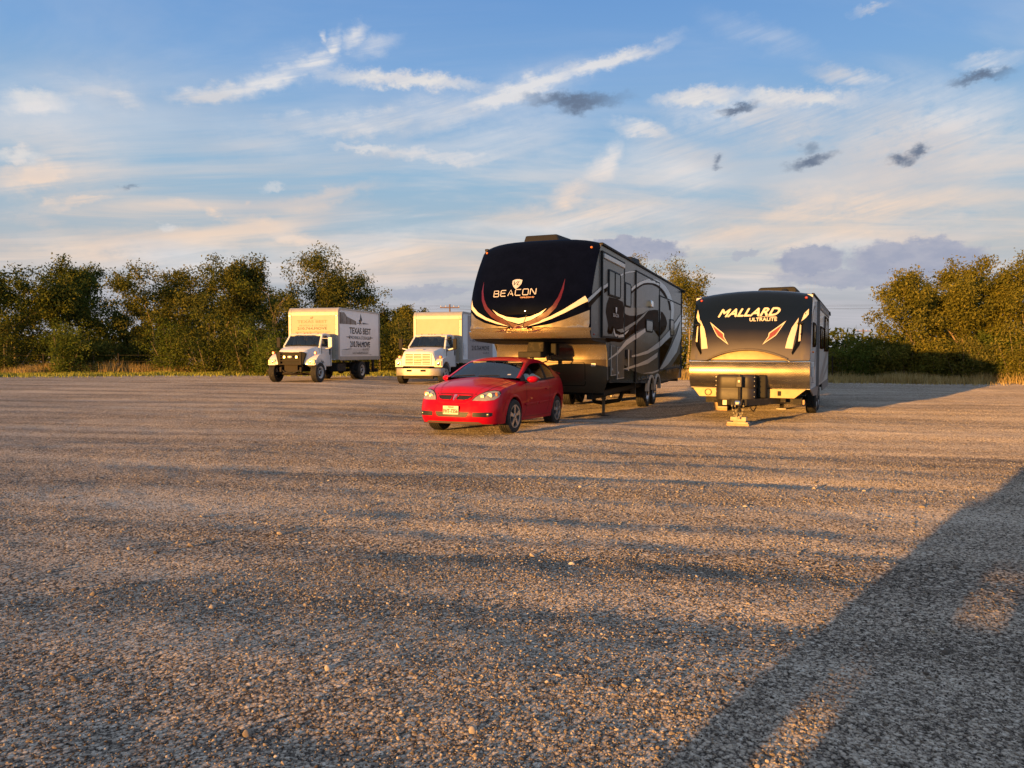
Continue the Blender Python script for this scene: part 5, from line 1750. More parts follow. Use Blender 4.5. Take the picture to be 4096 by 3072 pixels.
def build_car():
    T = thing('red_coupe', 'shiny red two-door car parked in front of the tall black trailer', 'car', (-.707 * .96 - .02, 13.58 * .96, .058), -R(22.3))
    T.scale = (.96, .96, .96)
    T.rotation_euler[0] = R(-1.45)
    M['red'] = car_paint()
    WB = 2.45
    out = catmull([(0, -.955), (.20, -.950), (.38, -.935), (.56, -.89), (.69, -.80), (.78, -.64), (.825, -.38), (.845, 0), (.85, .6), (.855, 1.2), (.86, 1.9), (.855, 2.45), (.835, 2.8), (.78, 3.08), (.66, 3.24), (.4, 3.31), (0, 3.33)], 150)
    ip = lambda y, tab: np.interp(y, [p[0] for p in tab], [p[1] for p in tab])

    def sm_ip(tab):
        c = catmull(tab, 200)
        return lambda y: float(np.interp(y, c[:, 0], c[:, 1]))
    zs = sm_ip([(-1.0, .675), (-.92, .70), (-.8, .742), (-.5, .82), (0, .905), (.45, .965), (1.2, .972), (2.0, 1.0), (2.6, 1.035), (3.0, 1.045), (3.4, 1.0)])
    zb = sm_ip([(-1.0, .215), (-.5, .205), (.3, .215), (2.2, .22), (3.4, .30)])
    crown = sm_ip([(-1.0, .035), (-.85, .05), (-.5, .075), (0, .09), (.45, .075), (.8, .03), (2.4, .02), (2.9, .05), (3.4, .03)])
    kx = sm_ip([(0, .955), (.12, .975), (.3, .992), (.5, 1.0), (.72, .990), (.9, .968), (1.0, .935)])
    ky = sm_ip([(0, .978), (.15, .996), (.35, 1.0), (.55, .992), (.75, .978), (.9, .958), (1.0, .935)])
    yc = 1.2
    NS, NT = 20, 16
    rings = []
    for j in range(NS + 1):
        t = j / NS
        ring = []
        for x, y in out:
            yy = yc + (y - yc) * ky(t) if (y < -.3 or y > 2.6) else y
            if -.6 < y <= -.3 or 2.6 < y < 2.9:
                pass
            w = ip(y, [(-.7, 1), (-.3, 0), (2.6, 0), (3.0, 1)])
            yy = y + (yc + (y - yc) * ky(t) - y) * w
            z0, z1 = zb(y), zs(y)
            xx = x * kx(t)
            # slight character line below the shoulder
            xx += .006 * math.exp(-((t - .80) / .05) ** 2) * (1 if -.2 < y < 2.9 else 0) * min(1, x * 3)
            ring.append((xx, yy, z0 + (z1 - z0) * t))
        rings.append(ring)
    edge = rings[-1]
    for j in range(1, NT + 1):
        s = j / NT
        ring = []
        for (x, y, z), (ox, oy) in zip(edge, out):
            tx, ty = 0.0, min(max(y, -.55), 2.85)
            px, py = x + (tx - x) * s, y + (ty - y) * s
            if py < -.55:
                f = 1 - (1 - s) ** 2
            else:
                f = 1 - (1 - s) ** 2
            # height of the sheet metal above the shoulder at this place
            zz = zs(py if abs(oy - y) < 9 else py) if s > 0 else z
            zz = z + (zs(py) + crown(py) - z) * f
            ring.append((px, py, zz))
        rings.append(ring)
    m = MB()
    n = len(out)
    V = [p for r in rings for p in r]
    F = []
    for k in range(len(rings) - 1):
        for i in range(n - 1):
            F.append((k * n + i, k * n + i + 1, (k + 1) * n + i + 1, (k + 1) * n + i))
    # mirror and close underneath
    o = len(V)
    V += [(-x, y, z) for x, y, z in V]
    F += [tuple(i + o for i in f[::-1]) for f in F]
    for i in range(n - 1):
        F.append((i, o + i, o + i + 1, i + 1))
    m.add(V, F)
    me = m.mesh('body', 38)
    body = link('body', me, T)
    # cut the wheel openings
    cut = MB()
    for y in (0, WB):
        for s in (-1, 1):
            cut.tube((s * .52, y, .325), (s * 1.1, y, .325), .362, n=48)
    co = cut.build('cutter', 'red', None)
    co.location = (0, 0, 0)
    body.parent = None
    b = body.modifiers.new('arches', 'BOOLEAN')
    b.object = co
    b.solver = 'EXACT'
    dg = bpy.context.evaluated_depsgraph_get()
    dg.update()
    me2 = bpy.data.meshes.new_from_object(body.evaluated_get(dg))
    body.modifiers.clear()
    body.data = me2
    me2.name = 'body'
    bpy.data.objects.remove(co)
    me2.materials.clear()
    me2.materials.append(M['red'])
    me2.polygons.foreach_set('material_index', [0] * len(me2.polygons))
    me2.polygons.foreach_set('use_smooth', [True] * len(me2.polygons))
    me2.set_sharp_from_angle(angle=R(38))
    body.parent = T
    bv = bvh_of(body)
    # wheel wells, lips, wheels
    for y in (0, WB):
        for s in (-1, 1):
            a = [R(-12 + 204 * i / 24) for i in range(25)]
            MB().loft([[(s * x, y + .357 * math.cos(t), .325 + .357 * math.sin(t)) for t in a] for x in (.53, .80)], closed=False, caps=False).prism([(y + .356 * math.cos(t), max(.20, .325 + .356 * math.sin(t))) for t in a], 'x', s * .530, s * .536).build('wheel_well', 'black', T)
            ly = [R(4 + 172 * i / 24) for i in range(25)]
            ring = []
            for r_, dx in ((.358, -.012), (.362, .010), (.385, .012), (.415, -.004)):
                row = []
                for t in ly:
                    yy, zz = y + r_ * math.cos(t), .325 + r_ * math.sin(t)
                    h = cast(bv, 'x', s, y + .42 * math.cos(t), .325 + .42 * math.sin(t))
                    row.append((h.x + s * dx, yy, zz))
                ring.append(row)
            MB().loft(ring, closed=False, caps=False).build('wheel_arch_lip', 'red', T, sm=60)
            wheel(T, s * .835, y, .318, .318, .205, s, 'alloy', .205, steer=(-.06 if y == 0 else 0))
    # ---- greenhouse
    zc = sm_ip([(.36, 1.035), (.6, 1.155), (.85, 1.285), (1.05, 1.375), (1.25, 1.43), (1.55, 1.455), (1.9, 1.445), (2.2, 1.395), (2.5, 1.305), (2.75, 1.195), (2.98, 1.085)])
    xr = sm_ip([(.36, .77), (.6, .735), (.85, .69), (1.05, .645), (1.3, .62), (1.7, .61), (2.1, .605), (2.4, .62), (2.7, .65), (2.98, .69)])
    xb = sm_ip([(.36, .79), (.6, .80), (1.05, .805), (2.1, .80), (2.6, .775), (2.98, .73)])

    def S(y, a, off=0.0):
        s = 1 if a >= 0 else -1
        a = abs(a)
        zt, r, bx = zc(y), xr(y), xb(y)
        zbelt = min(zs(y) + .005, zt - .055)
        drop = .055 * min(1, (zt - .95) / .4)
        if a <= 1:
            x, z = a * r, zt - drop * a ** 2.6
            nx, nz = a * .25, 1
        else:
            t = a - 1
            x = r + (bx - r) * (t ** .80)
            z = (zt - drop) + (zbelt - zt + drop) * t
            nx, nz = 1, .35
        l = math.hypot(nx, nz)
        return (s * (x + off * nx / l), y, z + off * nz / l)

    def patch(name, ys, aa, mm, off=0.0, parent=T):
        return MB().loft([[S(y, a, off) for a in aa] for y in ys], closed=False, caps=False).build(name, mm, parent, sm=60)
    L = lambda a, b, n: list(np.linspace(a, b, n))
    patch('windscreen', L(.36, 1.06, 14), L(-.95, .95, 17), 'cartint')
    patch('rear_window', L(2.17, 2.96, 12), L(-.95, .95, 13), 'cartint')
    patch('roof', L(1.04, 2.20, 16), L(-1.0, 1.0, 19), 'red', .006)
    patch('windscreen_band', L(1.0, 1.045, 3), L(-.95, .95, 13), 'black', .003)
    for s in (-1, 1):
        patch('roof_pillar', L(.34, 2.98, 40), [s * a for a in (.93, .97, 1.0, 1.06, 1.13, 1.16)], 'red', .008)
        patch('door_window', L(.60, 1.78, 20), [s * a for a in L(1.12, 2.0, 8)], 'cartint', .0)
        patch('quarter_window', L(1.86, 2.40, 10), [s * a for a in L(1.12, 2.0, 8)], 'cartint', .0)
        patch('door_post', L(1.76, 1.87, 4), [s * a for a in L(1.10, 2.0, 8)], 'black', .004)
        patch('rear_pillar', L(2.38, 2.98, 12), [s * a for a in L(1.10, 2.02, 8)], 'red', .005)
        patch('front_sail', L(.40, .64, 5), [s * a for a in L(1.10, 2.0, 6)], 'black', .004)
        patch('belt_trim', L(.45, 2.42, 26), [s * a for a in (1.93, 1.98, 2.03)], 'black', .007)
        # mirror
        mr = MB()
        rg = []
        for i in range(9):
            t = i / 8
            k = math.sin(math.pi * min(1, .12 + t * .80)) ** .55
            rg.append([(s * (.84 + .20 * t), .66 + dy * k * .10 + .05 * t, 1.0 + dz * k * .068 + .01 * t) for dy, dz in [(math.cos(q), math.sin(q)) for q in [2 * math.pi * j / 12 for j in range(12)]]])
        mo = mr.loft(rg).build('door_mirror', 'red', T, sm=70)
        MB().box(*sorted((s * .88, s * 1.02)), .755, .775, .95, 1.05).build('mirror_glass', 'chrome', mo, bevel=.01)
        MB().box(*sorted((s * .78, s * .88)), .60, .70, .94, .985).build('mirror_stalk', 'black', mo, bevel=.015)
    # dark tray under the glass, seats, wheel, dashboard
    MB().loft([[(x, y, z + .012) for x in (-.72, -.4, 0, .4, .72)] for y, z in ((.5, 1.045), (.8, 1.015), (2.6, 1.05), (2.85, 1.085))], closed=False, caps=False).build('cabin_floor', 'black', T)
    for x in (-.36, .36):
        MB().loft([[(x + px, y, z) for px, y in ((-k, yy - .06), (k, yy - .06), (k, yy + .06), (-k, yy + .06))] for z, k, yy in ((.98, .22, 1.45), (1.15, .22, 1.52), (1.22, .17, 1.54), (1.235, .11, 1.545), (1.34, .115, 1.56), (1.37, .08, 1.565))]).build('seat', 'carseat', T, bevel=.03)
    MB().box(-.6, .6, 2.15, 2.3, 1.0, 1.18).build('rear_seat', 'seat', T, bevel=.05)
    MB().lathe([(.155, -.012), (.17, 0), (.155, .012)], (.36, .92, 1.10), 'y', 24).build('steering_wheel', 'black', T, sm=60)
    MB().box(-.12, .12, 1.0, 1.02, 1.27, 1.325).build('rear_view_mirror', 'black', T, bevel=.01)
    gb = bvh_of(*[c for c in T.children if c.name.startswith('windscreen')])
    decal('sticker', [(.48, 1.085), (.55, 1.085), (.55, 1.105), (.48, 1.105)], 'cream', T, gb, off=.004, cut=9)
    for x in (-.5, .28):
        MB().box(x, x + .3, .98, 1.0, 1.335, 1.35).build('sun_visor', 'tan', T)
    for x0, x1 in ((-.64, -.20), (-.10, .34)):
        p0, p1 = cast(gb, 'z', 1, x0, .40), cast(gb, 'z', 1, x1, .43)
        MB().tube((p0.x, p0.y, p0.z + .012), (p1.x, p1.y, p1.z + .010), .006, n=5).build('wiper', 'black', T)
    # ---- nose
    for s in (-1, 1):
        f = lambda pl: [(s * x, z) for x, z in pl]
        hl = decal('headlamp', f([(.36, .632), (.395, .69), (.455, .745), (.55, .79), (.66, .812), (.745, .80), (.775, .75), (.765, .69), (.72, .645), (.60, .628)]), 'lens', T, bv, off=.006, cut=.06, sm=True)
        decal('lamp_rim', stroke_poly(f([(.36, .632), (.395, .69), (.455, .745), (.55, .79), (.66, .812), (.745, .80), (.775, .75)]), [.012] * 7), 'black', hl, bv, off=.009, cut=.06)
        for x, z, r_ in ((.52, .70, .045), (.64, .72, .055)):
            p = cast(bv, 'y', -1, s * x, z)
            q = MB().lathe([(0, -.006), (r_ * .5, -.010), (r_ * .85, -.012), (r_, -.004)], (p.x, p.y - .006, p.z), 'y', 18)
            q.build('bulb', 'lampglow', hl, sm=60)
        p = cast(bv, 'y', -1, s * .725, .73)
        MB().ball((p.x, p.y + .012, p.z), (.03, .03, .05), 8).build('side_lamp', 'amber', hl, sm=60)
        gr = decal('grille', f([(.045, .655), (.055, .70), (.085, .722), (.33, .722), (.335, .70), (.29, .655), (.22, .636), (.07, .636)]), 'mesh_black', T, bv, off=.004, cut=.06)
        decal('grille_rim', stroke_poly(f([(.045, .655), (.055, .70), (.085, .722), (.33, .722), (.335, .70), (.29, .655), (.22, .636), (.07, .636), (.045, .655)]), [.010] * 9), 'red', gr, bv, off=.012, cut=.06, rim=.01)
        it = decal('intake', f([(.40, .345), (.40, .42), (.66, .425), (.72, .415), (.715, .36), (.66, .34)]), 'inkblack', T, bv, off=.004, cut=.06)
        for z in (.36, .375, .39, .405):
            decal('intake_slat', stroke_poly(f([(.405, z), (.57, z)]), [.006] * 2), 'dark_metal', it, bv, off=.010, cut=.06)
        p = cast(bv, 'y', -1, s * .655, .382)
        MB().lathe([(0, -.02), (.02, -.02), (.032, -.012), (.036, .0)], (p.x, p.y, p.z), 'y', 18).build('fog_lamp', 'foglens', it, sm=60)
    ci = decal('lower_intake', [(-.335, .425), (-.31, .36), (-.27, .335), (.27, .335), (.31, .36), (.335, .425)], 'inkblack', T, bv, off=.004, cut=.06)
    for z in (.352, .372, .392, .410):
        decal('intake_slat', stroke_poly([(-.32, z), (.32, z)], [.006] * 2), 'dark_metal', ci, bv, off=.010, cut=.06)
    decal('emblem', [(0, .628), (.018, .665), (.028, .728), (-.028, .728), (-.018, .665)], 'chrome', T, bv, off=.010, cut=.06)
    decal('emblem_heart', [(0, .645), (.009, .67), (.014, .715), (-.014, .715), (-.009, .67)], 'redlens', T, bv, off=.013, cut=.06)
    decal('chin', [(-.56, .216), (-.50, .25), (.50, .25), (.56, .216)], 'chin', T, bv, off=.006, cut=.06)
    seam = [[(-.36, .735), (-.335, .67), (-.30, .60), (-.24, .575), (.24, .575), (.30, .60), (.335, .67), (.36, .735)]]
    for sl in seam:
        decal('bumper_seam', stroke_poly(sl, [.006] * len(sl)), 'seamred', T, bv, off=.003, cut=.06)
    decal('bonnet_edge', stroke_poly([(-.40, .742), (-.2, .746), (0, .747), (.2, .746), (.40, .742)], [.012] * 5), 'seamred', T, bv, off=.003, cut=.06)
    # bonnet shut lines, seen from above
    for s in (-1, 1):
        decal('bonnet_seam', stroke_poly([(s * .42, -.80), (s * .55, -.6), (s * .66, -.2), (s * .70, .2), (s * .72, .42)], [.012] * 5), 'seamred', T, bv, 'z', 1, off=.003, cut=.08)
        decal('bonnet_crease', stroke_poly([(s * .33, -.80), (s * .47, -.4), (s * .53, .1), (s * .56, .35)], [.03, .035, .03, .01]), 'red', T, bv, 'z', 1, off=.005, cut=.08, sm=True)
    # number plate
    p = cast(bv, 'y', -1, 0, .40)
    yp = min(cast(bv, 'y', -1, 0, z).y for z in (.38, .45, .52)) - .012
    pl = MB().box(-.165, .145, yp - .006, yp, .378, .532).build('number_plate', 'plate', T, bevel=.004)
    MB().box(-.12, .10, yp, yp + .07, .40, .51).build('plate_bracket', 'black', pl)
    pb = bvh_of(pl)
    lettering('plate_number', 'FHT-7356', -.152, .405, .284, .068, 'inkblack', pl, pb, off=.002, heavy=.003)
    lettering('plate_state', 'TEXAS', -.065, .495, .115, .026, 'inkblack', pl, pb, off=.002, heavy=.0015)
    # ---- flanks
    for s in (-1, 1):
        for nm, pts, w in (('door_seam', [(.60, .955), (.59, .80), (.60, .60), (.58, .42), (.52, .30)], .011), ('door_seam', [(1.90, .985), (1.95, .85), (1.93, .66), (1.86, .48), (1.78, .33)], .011),
                           ('sill_seam', [(.46, .285), (1.2, .275), (2.02, .285)], .006), ('fender_seam', [(-.40, .60), (-.47, .50), (-.50, .42)], .006)):
            decal(nm, stroke_poly(pts, [w] * len(pts)), 'seamred', T, bv, 'x', s, off=.003, cut=.1)
        decal('side_moulding', stroke_poly([(.50, .52), (1.2, .53), (1.95, .545)], [.035, .04, .035]), 'red', T, bv, 'x', s, off=.012, cut=.1, sm=True, rim=.01)
        p = cast(bv, 'x', s, 1.74, .80)
        MB().hexa([(p.x - s * .005, 1.66, .785), (p.x + s * .03, 1.68, .79), (p.x + s * .03, 1.83, .79), (p.x - s * .005, 1.85, .785)], [(p.x - s * .005, 1.66, .825), (p.x + s * .028, 1.68, .82), (p.x + s * .028, 1.83, .82), (p.x - s * .005, 1.85, .825)]).build('door_handle', 'red', T, bevel=.008)
        p = cast(bv, 'x', s, 2.95, .80)
        decal('tail_lamp', [(2.93, .74), (3.10, .72), (3.12, .88), (2.98, .90)], 'redlens', T, bv, 'x', s, off=.006, cut=.06)
    p = cast(bv, 'x', 1, 2.62, .86)
    # rear wing
    sp = MB()
    rg = []
    for i in range(13):
        u = -1 + i / 6
        rg.append([(u * .66, 3.02 + dy + .06 * (1 - u * u), 1.165 + dz - .05 * abs(u) ** 6) for dy, dz in ((0, 0), (.06, .018), (.16, .012), (.20, -.002), (.1, -.016))])
    w = sp.loft(rg).build('rear_wing', 'red', T, sm=50)
    for x in (-.5, .5):
        MB().box(x - .02, x + .02, 3.06, 3.17, 1.05, 1.16).build('wing_post', 'red', w, bevel=.008)
    MB().box(-.70, .70, -.70, 3.1, .19, .24).build('underbody', 'black', T)
    for s in (-1, 1):
        MB().tube((s * .55, 0, .318), (s * .75, 0, .318), .05, n=10).build('hub_carrier', 'dark_metal', T)
    MB().tube((.45, 3.1, .27), (.45, 3.36, .27), .035, n=12).build('exhaust', 'steel', T)


M['carseat'] = mat('tan_grey_car_seat', (.22, .17, .15), .85, bmp=.2)
M['mesh_black'] = mat('black_grille_mesh', (.020, .016, .012), .6, var=.8, scale=60)
M['seamred'] = mat('shadowy_red_gap', (.05, .003, .004), .7)
M['plate'] = mat('white_number_plate', (.60, .57, .48), .45, var=.06)
M['foglens'] = mat('dark_fog_lens', (.10, .09, .07), .15, .2, coat=.6)
M['lampglow'] = mat('lamp_reflector', (.42, .38, .30), .3, .5)
M['chin'] = mat('grey_chin_plastic', (.10, .085, .065), .7)
build_car()

# ------------------------------------------------------------------ trees, shrubs, grass, fence, power line
def leaf_mat(name, c0, c1, c2, trans=.35):
    m, nt, out = new_mat(name)
    t = attr('tone')
    col = ramp(t, [(0.0, c0), (.5, c1), (1.0, c2)])
    d = nt.nodes.new('ShaderNodeBsdfDiffuse')
    X.put(d.inputs[0], col)
    tr = nt.nodes.new('ShaderNodeBsdfTranslucent')
    X.put(tr.inputs[0], mix(.5, col, (.16, .17, .03)))
    mx = nt.nodes.new('ShaderNodeMixShader')
    mx.inputs[0].default_value = trans
    nt.links.new(d.outputs[0], mx.inputs[1])
    nt.links.new(tr.outputs[0], mx.inputs[2])
    nt.links.new(mx.outputs[0], out.inputs[0])
    return m


LEAF = {'dark': leaf_mat('dark_oak_leaves', (.026, .040, .010), (.085, .108, .024), (.18, .175, .042), .2),
        'olive': leaf_mat('olive_mesquite_leaves', (.040, .054, .014), (.115, .125, .030), (.22, .20, .055), .25),
        'gold': leaf_mat('gold_green_leaves', (.065, .074, .016), (.165, .165, .034), (.28, .25, .058), .3),
        'green': leaf_mat('fresh_green_leaves', (.045, .070, .016), (.10, .14, .028), (.17, .20, .05), .3)}
M['bark'] = mat('grey_bark', (.34, .27, .20), .9, var=.4, scale=5, bmp=.6, bscale=18)
M['deadwood'] = mat('pale_dead_wood', (.30, .22, .16), .85, var=.3, scale=6, bmp=.4)


class Tree:
    """skeleton of tapering limbs, leaves in clumps round the outer twigs"""

    def __init__(s, seed):
        s.rng = np.random.default_rng(seed)
        s.mb = MB()
        s.tips = []

    def limb(s, p, d, length, r, depth, spread, bend=.16, sides=6):
        rng = s.rng
        n = 4 if depth > 1 else 3
        for i in range(n):
            q = p + d * (length / n)
            r1 = r * (1 - .38 / n * (i + 1) / 1.0) if depth else r * .6
            s.mb.tube(p, q, r, max(r1, .006), n=sides if depth > 1 else 4, cap=False)
            p, r = q, r1
            d = (d + Vector(rng.normal(0, bend, 3)) + Vector((0, 0, .05))).normalized()
            if depth <= 2:
                s.tips.append((p.copy(), depth))
        if depth == 0:
            return
        k = int(rng.integers(2, 4)) if depth > 1 else int(rng.integers(2, 4))
        for j in range(k):
            a = rng.uniform(0, 2 * math.pi)
            o = d.orthogonal().normalized()
            o2 = d.cross(o)
            side = o * math.cos(a) + o2 * math.sin(a)
            nd = (d * math.cos(spread) + side * math.sin(spread) + Vector((0, 0, .10))).normalized()
            s.limb(p, nd, length * rng.uniform(.58, .82), r * rng.uniform(.55, .75), depth - 1, spread * rng.uniform(.85, 1.15), bend, sides)


def leaves_mesh(name, pts, size, rng, tone):
    """one small kinked leaf-spray (two triangles) per point"""
    n = len(pts)
    u = rng.normal(0, 1, (n, 3))
    u /= np.linalg.norm(u, axis=1)[:, None]
    w = np.cross(u, rng.normal(0, 1, (n, 3)))
    w /= np.linalg.norm(w, axis=1)[:, None]
    L = size * rng.uniform(.6, 1.4, (n, 1))
    W = L * rng.uniform(.3, .55, (n, 1))
    a = pts - u * L * .5
    b = pts + u * L * .5
    c = pts + w * W * .5
    d = pts - w * W * .5
    V = np.stack([a, c, b, d], 1).reshape(-1, 3)
    F = (np.array([[0, 1, 2, 3]])[None] + (np.arange(n) * 4)[:, None, None]).reshape(-1, 4)
    me = quad_mesh(name, V, F, False)
    color_attr(me, np.repeat(tone, 4))
    return me


def make_tree(name, label, cat, loc, h, w, seed, leaf='olive', stems=1, nleaf=9000, size=.13, trunk=.18, dens=1.0, base=.25, group=None, dead=False, ragged=.9):
    """h: height, w: crown width; crown fills an uneven egg from base*h up"""
    T = thing(name, label, cat, loc, 0, group)
    rng = np.random.default_rng(seed)
    tr = Tree(seed)
    for k in range(stems):
        a = rng.uniform(0, 2 * math.pi)
        lean = .10 + .30 * (stems > 1)
        d = Vector((math.cos(a) * lean, math.sin(a) * lean, 1)).normalized()
        tr.limb(Vector((math.cos(a) * .2 * (stems > 1), math.sin(a) * .2 * (stems > 1), -.1)), d, h * rng.uniform(.30, .38), h * .024 * trunk / .18, 3 if h > 3 else 2, R(34), .16)
    P = np.array([t[0][:] for t in tr.tips])
    # stretch the skeleton into the wanted egg
    V = np.array(tr.mb.v)
    top = P[:, 2].max()
    rad = np.percentile(np.hypot(P[:, 0], P[:, 1]), 92)
    sx, sz = (w * .47) / max(rad, .1), (h * .93) / top

    def fit(A):
        A = A.copy()
        k = np.clip(A[:, 2] / (h * .3), 0.15, 1)
        A[:, 0] *= 1 + (sx - 1) * k
        A[:, 1] *= 1 + (sx - 1) * k
        A[:, 2] *= sz
        return A
    tr.mb.v = [tuple(p) for p in fit(V)]
    P = fit(P)
    tr.mb.build('trunk', 'deadwood' if dead else 'bark', T, sm=60)
    if nleaf:
        P = P[P[:, 2] > base * h * rng.uniform(.7, 1.3, len(P))]
        if len(P) < 5:
            P = fit(np.array([t[0][:] for t in tr.tips]))
        # more clumps through the crown's volume, an uneven egg that reaches low
        m = int(30 + w * h * 1.3)
        u = rng.normal(0, 1, (m, 3))
        u /= np.linalg.norm(u, axis=1)[:, None]
        u *= rng.uniform(.25, 1, (m, 1)) ** .5
        zc0 = h * (base + .92) / 2
        q = u * np.array([w * .47, w * .47, h * (.92 - base) / 2]) + np.array([0, 0, zc0])
        q[:, :2] *= (1 + .22 * np.sin(np.arctan2(q[:, 1], q[:, 0]) * 3 + seed))[:, None]
        low = np.clip((zc0 - q[:, 2]) / zc0, 0, 1)[:, None]
        q[:, :2] *= 1 + .25 * low
        C = np.concatenate([P, P, q, q])
        C[:, 2] = np.maximum(C[:, 2], base * h * .6)
        shade = rng.normal(0, .20, len(C))
        ci = rng.integers(0, len(C), int(nleaf * dens))
        sig = h * .042 * ragged + .05
        pts = C[ci] + np.clip(rng.normal(0, 1, (len(ci), 3)), -1.5, 1.5) * np.array([sig, sig, sig * .8]) * rng.uniform(.5, 1.15, (len(ci), 1))
        pts[:, 2] = np.maximum(pts[:, 2], .12)
        tone = np.clip(.45 + shade[ci] + rng.normal(0, .16, len(ci)), 0, 1)
        me = leaves_mesh('crown', pts, size, rng, tone)
        me.materials.append(LEAF[leaf])
        link('crown', me, T)
    return T


def make_shrub(label, loc, h, w, seed, leaf='olive', nleaf=4500, size=.10, group=None):
    """many-stemmed bush leafy to the ground"""
    T = thing('shrub', label, 'shrub', loc, 0, group)
    rng = np.random.default_rng(seed)
    st = MB()
    C = []
    for k in range(9):
        a = rng.uniform(0, 2 * math.pi)
        rr = w * .45 * rng.uniform(.1, 1)
        p0 = Vector((math.cos(a) * rr * .3, math.sin(a) * rr * .3, -.05))
        p1 = Vector((math.cos(a) * rr, math.sin(a) * rr, h * rng.uniform(.6, .95) * (1 - .35 * (rr / (w * .5)) ** 2)))
        st.tube(p0, p1, .025, .008, n=4)
        for t in np.linspace(.15, 1, 7):
            C.append(p0.lerp(p1, t) + Vector(rng.normal(0, .09 * w, 3)))
    st.build('stem', 'bark', T)
    C = np.array([c[:] for c in C])
    C[:, 2] = np.clip(C[:, 2], .1, h)
    ci = rng.integers(0, len(C), nleaf)
    pts = C[ci] + rng.normal(0, 1, (nleaf, 3)) * np.array([w * .075, w * .075, h * .075])
    pts[:, 2] = np.clip(pts[:, 2], .03, None)
    sh = rng.normal(0, .2, len(C))
    me = leaves_mesh('foliage', pts, size, rng, np.clip(.48 + sh[ci] + rng.normal(0, .15, nleaf), 0, 1))
    me.materials.append(LEAF[leaf])
    link('foliage', me, T)
    return T


def gz(x, y):
    return float(ground_z(np.array(x), np.array(y), False))


def at(az_x, d):
    """a spot: sideways per unit of distance, distance"""
    x = az_x * d
    return (x, d, gz(x, d))


